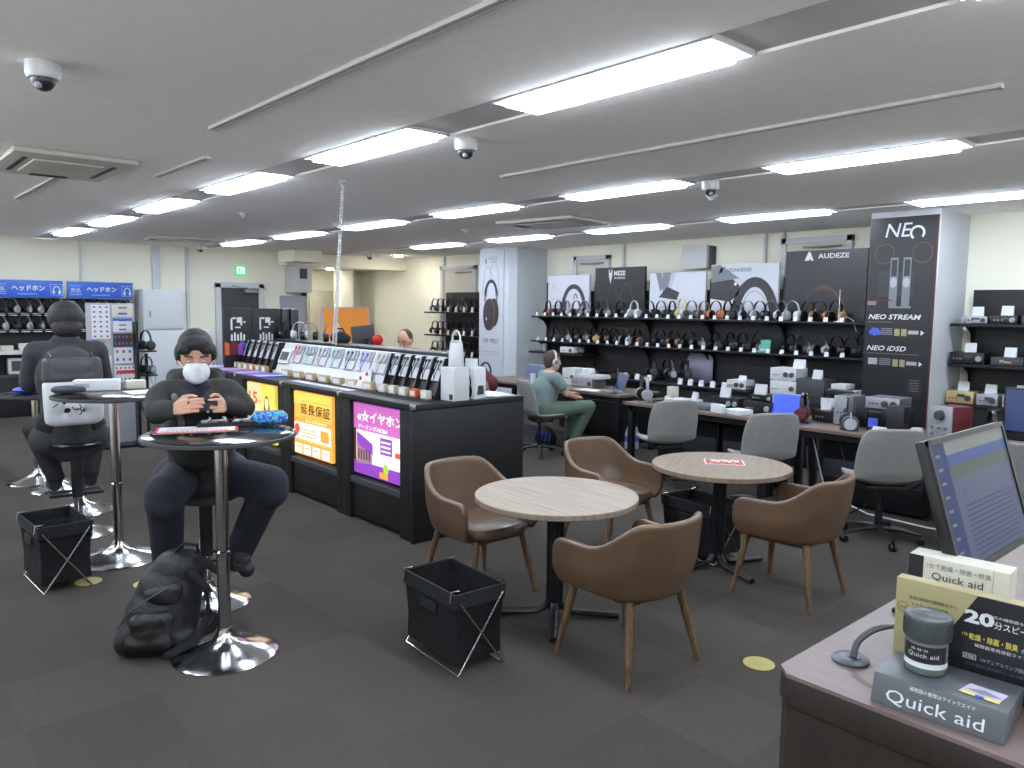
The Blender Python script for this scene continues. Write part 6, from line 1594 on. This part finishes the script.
# ---------------------------------------------------------------- reception desk in the foreground
RT = 1.0
t = thing('reception_desk', 'dark wood reception desk with a pinkish-brown top in the lower right corner', 'desk', (-.765, 1.395, 0))
c_ = .028
top = [(c_, 0), (2.4, 0), (2.4, 1.5), (0, 1.5), (0, c_)]
M().prism(top, RT - .008, RT).build('desk_top', 'recep_top', t)
M().prism(top, RT - .065, RT - .0085).build('edge_band', 'recep_side', t, bevel=.002)
M().prism([(c_, .006), (2.4, .006), (2.4, 1.49), (.006, 1.49), (.006, c_)], 0, RT - .068).build('body', 'recep_side', t)
t = thing('cable_grommet', 'grey round cable grommet with two cables on the reception desk', 'grommet', (-.68, 1.55, RT + .0005))
M().rev([(.037, 0), (.037, .004), (.033, .007), (.016, .008)], 36).build('cap', 'jarcap', t)
M().rev([(.014, .0079), (.014, .0088)], 20, c=(.004, .006, 0)).build('hole', 'blackp', t)
def bez(pts, n=10):
    out = []
    P = [V(*p) for p in pts]; P = [P[0]] + P + [P[-1]]
    for i in range(1, len(P) - 2):
        for k in range(n):
            s = k / n; a, b, c, d = P[i - 1:i + 3]
            out.append(.5 * ((2 * b) + (c - a) * s + (2 * a - 5 * b + 4 * c - d) * s * s + (3 * b - a - 3 * c + d) * s ** 3))
    out.append(P[-1]); return out
for k in range(2):
    M().tube(bez([(0 + .006 * k, .004, .006), (.004 + .006 * k, .02, .04), (.03 + .008 * k, .06, .065), (.08, .12 + .02 * k, .06), (.14, .2, .03), (.2, .3, .006)]), .0042, 8).build('cable', 'jarcap' if k == 0 else 'dgrey', t)
# riser
t = thing('display_riser', 'grey cardboard riser lettered Quick aid at the front edge of the reception desk', 'display stand', (-.475, 1.445, RT + .0005), 5)
w = .108; hz = .052
vs = [(-w, -.022, 0), (-w, -.006, hz), (-w, .12, hz), (-w, .12, 0), (w, -.022, 0), (w, -.006, hz), (w, .12, hz), (w, .12, 0)]
M().add(vs, [(0, 1, 2, 3), (4, 7, 6, 5), (0, 4, 5, 1), (1, 5, 6, 2), (2, 6, 7, 3), (0, 3, 7, 4)]).build('box', 'boxgrey', t, bevel=.0025)
FT = Matrix.Translation((0, -.022, 0)) @ Euler((R(-17.1), 0, 0)).to_matrix().to_4x4()
text('Quick aid', t, -.082, .006, .158, .026, -.0012, 'paper', T=FT)
text('補聴器の管理はクイックエイド', t, -.045, .04, .105, .0075, -.0012, 'paper', T=FT)
m = M().add([(.025, .02, hz + .0008), (.088, .014, hz + .0008), (.095, .06, hz + .0008), (.035, .066, hz + .0008)], [(0, 1, 2, 3)], 0)
m.add([(.03, .018, hz + .0012), (.09, .014, hz + .0012), (.09, .024, hz + .0012), (.03, .03, hz + .0012)], [(0, 1, 2, 3)], 1)
m.add([(.034, .04, hz + .0012), (.06, .052, hz + .0012), (.092, .036, hz + .0012), (.06, .03, hz + .0012)], [(0, 1, 2, 3)], 2)
m.add([(.052, .016, hz + .0016), (.066, .015, hz + .0016), (.066, .024, hz + .0016), (.052, .025, hz + .0016)], [(0, 1, 2, 3)], 3)
m.build('picture', ['lav', 'pyellow', 'pgrey', 'pblue'], t, fix=False)
# jar
t = thing('drying_jar', 'clear jar with a grey screw cap and a Quick aid label standing on the riser', 'jar', (-.522, 1.508, RT + hz + .002), 0)
M().rev([(.033, 0), (.0355, .003), (.036, .01), (.036, .06), (.033, .065)], 48).build('glass_body', 'jarglass', t)
M().rev([(.034, .004), (.034, .016)], 48).build('contents', 'khaki', t)
M().rev([(.0362, .014), (.0362, .024)], 48).build('white_band', 'paper', t)
def curved(name, z0, z1, a0, a1, mt, r=.0364):
    m = M(); n = 20; vs = []; fs = []
    for k in range(n + 1):
        a = R(a0 + (a1 - a0) * k / n); vs += [(r * math.cos(a), r * math.sin(a), z0), (r * math.cos(a), r * math.sin(a), z1)]
    for k in range(n): fs.append((2 * k, 2 * k + 2, 2 * k + 3, 2 * k + 1))
    m.add(vs, fs); return m.build(name, mt, t, fix=False)
curved('label', .024, .056, 190, 350, 'boxblack')
tx = text('Quick aid', t, -.03, .033, .055, .0095, 0, 'paper')
for v in tx.data.vertices:   # wrap the lettering round the jar
    a = R(285) + v.co.x / .0368; v.co = Vector((.0368 * math.cos(a), .0368 * math.sin(a), v.co.z))
tx = text('乾燥・除菌・脱臭', t, -.024, .046, .03, .005, 0, 'paper')
for v in tx.data.vertices:
    a = R(285) + v.co.x / .0368; v.co = Vector((.0368 * math.cos(a), .0368 * math.sin(a), v.co.z))
prof = [(.037, .063), (.04, .065), (.0405, .07), (.0405, .102), (.039, .106), (.03, .108), (.028, .1065)]
M().rev(prof, 60).build('cap', 'jarcap', t)
m = M()
for k in range(60):
    a = 2 * PI * k / 60; m.box(-.0006, .0006, .0402, .0412, .069, .101, 0, Matrix.Rotation(a, 4, 'Z'))
m.build('cap_ribs', 'jarcap', t)
# back card: khaki left part, black slanted right part
t = thing('header_card', 'khaki and black printed card headed 20 standing behind the jar', 'card', (-.5, 1.6, RT + .0005), 4)
M().box(-.115, .16, 0, .03, 0, .188).build('carton', 'khaki', t, bevel=.0015)
m = M().p2([(-.055, .0), (-.045, .05), (.03, .187), (.159, .187), (.159, 0)], -.0008, 0)
m.build('black_panel', 'boxblack', t, fix=False)
text('20', t, .01, .132, .05, .026, -.0016, 'paper', thick=.04)
text('分スピード乾燥', t, .06, .132, .095, .015, -.0016, 'paper', thick=.01)
text('IDEX', t, .108, .16, .05, .008, -.0016, 'paper')
text('充電式の補聴器も長時間に', t, .04, .151, .1, .006, -.0016, 'paper')
text('1台で', t, .008, .105, .018, .007, -.0016, 'pyellow')
text('乾燥・除菌・脱臭', t, .02, .1, .08, .013, -.0016, 'pyellow', thick=.01)
text('ができる', t, .105, .1, .04, .008, -.0016, 'paper')
text('補聴器専用保管クイックエイド', t, .03, .088, .12, .007, -.0016, 'paper')
text('UVデュアルランプ搭載', t, .042, .062, .075, .008, -.0016, 'lav')
m = M()
for a, b, c, d in ((.012, .062, .034, .063), (.012, .071, .034, .072), (.012, .062, .013, .072), (.033, .062, .034, .072)): m.r2(a, b, c, d, -.0016)
m.build('badge_frame', 'paper', t, fix=False)
text('新機能', t, .0145, .064, .017, .006, -.0016, 'paper')
text('2つの波長の紫外線でしっかり除菌', t, .018, .05, .1, .006, -.0016, 'pgrey')
text('独自の除湿で補聴器を守り', t, -.09, .15, .085, .0075, -.0016, 'pdark')
text('かゆみ・臭いも軽減', t, -.084, .137, .066, .007, -.0016, 'pdark')
m = M().arc2(-.1, .13, .01, .011, .001, 0, 360, -.0016); m.build('seal', 'pdark', t, fix=False)
text('除湿', t, -.106, .127, .012, .005, -.0016, 'pdark')
# white package behind
t = thing('product_box', 'white Quick aid carton with a black spine standing behind the card', 'box', (-.545, 1.71, RT + .0005), 4)
M().box(-.09, .095, 0, .06, 0, .209).build('carton', 'boxcream', t, bevel=.002)
M().box(-.0905, -.062, -.001, .0605, .0, .2085).build('spine', 'boxblack', t)
M().box(.066, .067, -.001, .0, .0, .209).build('fold_line', 'lgrey', t)
text('1台で乾燥・除菌・脱臭', t, -.055, .186, .118, .012, -.0012, 'pgrey')
text('Quick aid', t, -.045, .161, .095, .018, -.0012, 'boxblack')
text('補聴器専用', t, -.025, .152, .04, .006, -.0012, 'boxblack')
M().rev([(.045, .09), (.05, .12), (.048, .14), (.03, .145)], 30, c=(0, 0, 0), T=Matrix.Translation((.012, -.0018, 0)) @ Matrix.Diagonal((1, .001, 1, 1))).build('jar_print', 'jarcap', t)
# monitor on its stand, screen toward +X and tilted back
t = thing('reception_monitor', 'large black monitor with a pale browser page, tilted back at the right edge', 'monitor', (-.595, 2.0, RT + .0005), 90)
TT = Matrix.Translation((0, 0, .3)) @ Euler((R(-17), 0, 0)).to_matrix().to_4x4()
W2, H2 = .245, .15
M().box(-W2, W2, 0, .022, -H2, H2, 0, TT).build('housing', 'blackp', t, bevel=.004)
M().box(-W2, W2, -.006, 0, -H2, -H2 + .016, 0, TT).box(-W2, W2, -.006, 0, H2 - .012, H2, 0, TT).box(-W2, -W2 + .013, -.006, 0, -H2, H2, 0, TT).box(W2 - .013, W2, -.006, 0, -H2, H2, 0, TT).build('bezel', 'blackp', t)
M().box(-.1, .1, .022, .05, -.08, .08, 0, TT).build('rear_cover', 'blackp', t, bevel=.01)
s = M().box(-W2 + .013, W2 - .013, -.002, 0, -H2 + .016, H2 - .012, 0, TT).build('screen', 'scr_dim', t)
m = M()
x0, x1, z0, z1 = -W2 + .013, W2 - .013, -H2 + .016, H2 - .012
m.r2(x0, z0, x0 + .075, z1, -.0026, 0, TT).r2(x0 + .075, z1 - .03, x1, z1, -.0026, 1, TT).r2(x0 + .075, z1 - .055, x1, z1 - .03, -.0026, 2, TT).r2(x0 + .075, z1 - .085, x1, z1 - .055, -.0026, 3, TT)
m.e2(x0 + .13, z1 - .12, .01, .008, -.003, 2, T=TT)
for k in range(11): m.r2(x0 + .11, z1 - .15 - k * .011, x1 - .04, z1 - .1475 - k * .011, -.003, 4, TT)
for k in range(8): m.r2(x0 + .016, z1 - .03 - k * .03, x0 + .04, z1 - .024 - k * .03, -.003, 1, TT)
m.build('page', ['scr_navy', 'scr_light', 'scr_band', 'scr_olive', 'scr_navy'], s, fix=False, smooth=False)
M().box(-.03, .03, .03, .05, .01, .28).build('neck', 'blackp', t, bevel=.004)
M().box(-.12, .12, -.04, .14, 0, .012).build('base', 'blackp', t, bevel=.005)
t = thing('brochure_stack', 'stack of colourful brochures beside the foot of the reception monitor', 'brochures', (-.35, 2.2, RT + .0005), 20)
for k in range(4): M().box(-.11, .11, -.08, .08, k * .004, k * .004 + .0035).build('brochure', ('paper', 'orangec', 'pgreen', 'paper')[k], t)
t = thing('desk_phone', 'grey handset lying beside the brochures on the reception desk', 'telephone', (-.34, 2.0, RT + .0005), 60)
M().box(-.08, .08, -.06, .06, 0, .03).build('body', 'jarcap', t, bevel=.008); M().tube([(-.07, 0, .045), (-.03, 0, .055), (.03, 0, .055), (.07, 0, .045)], .014).build('handset', 'dgrey', t)
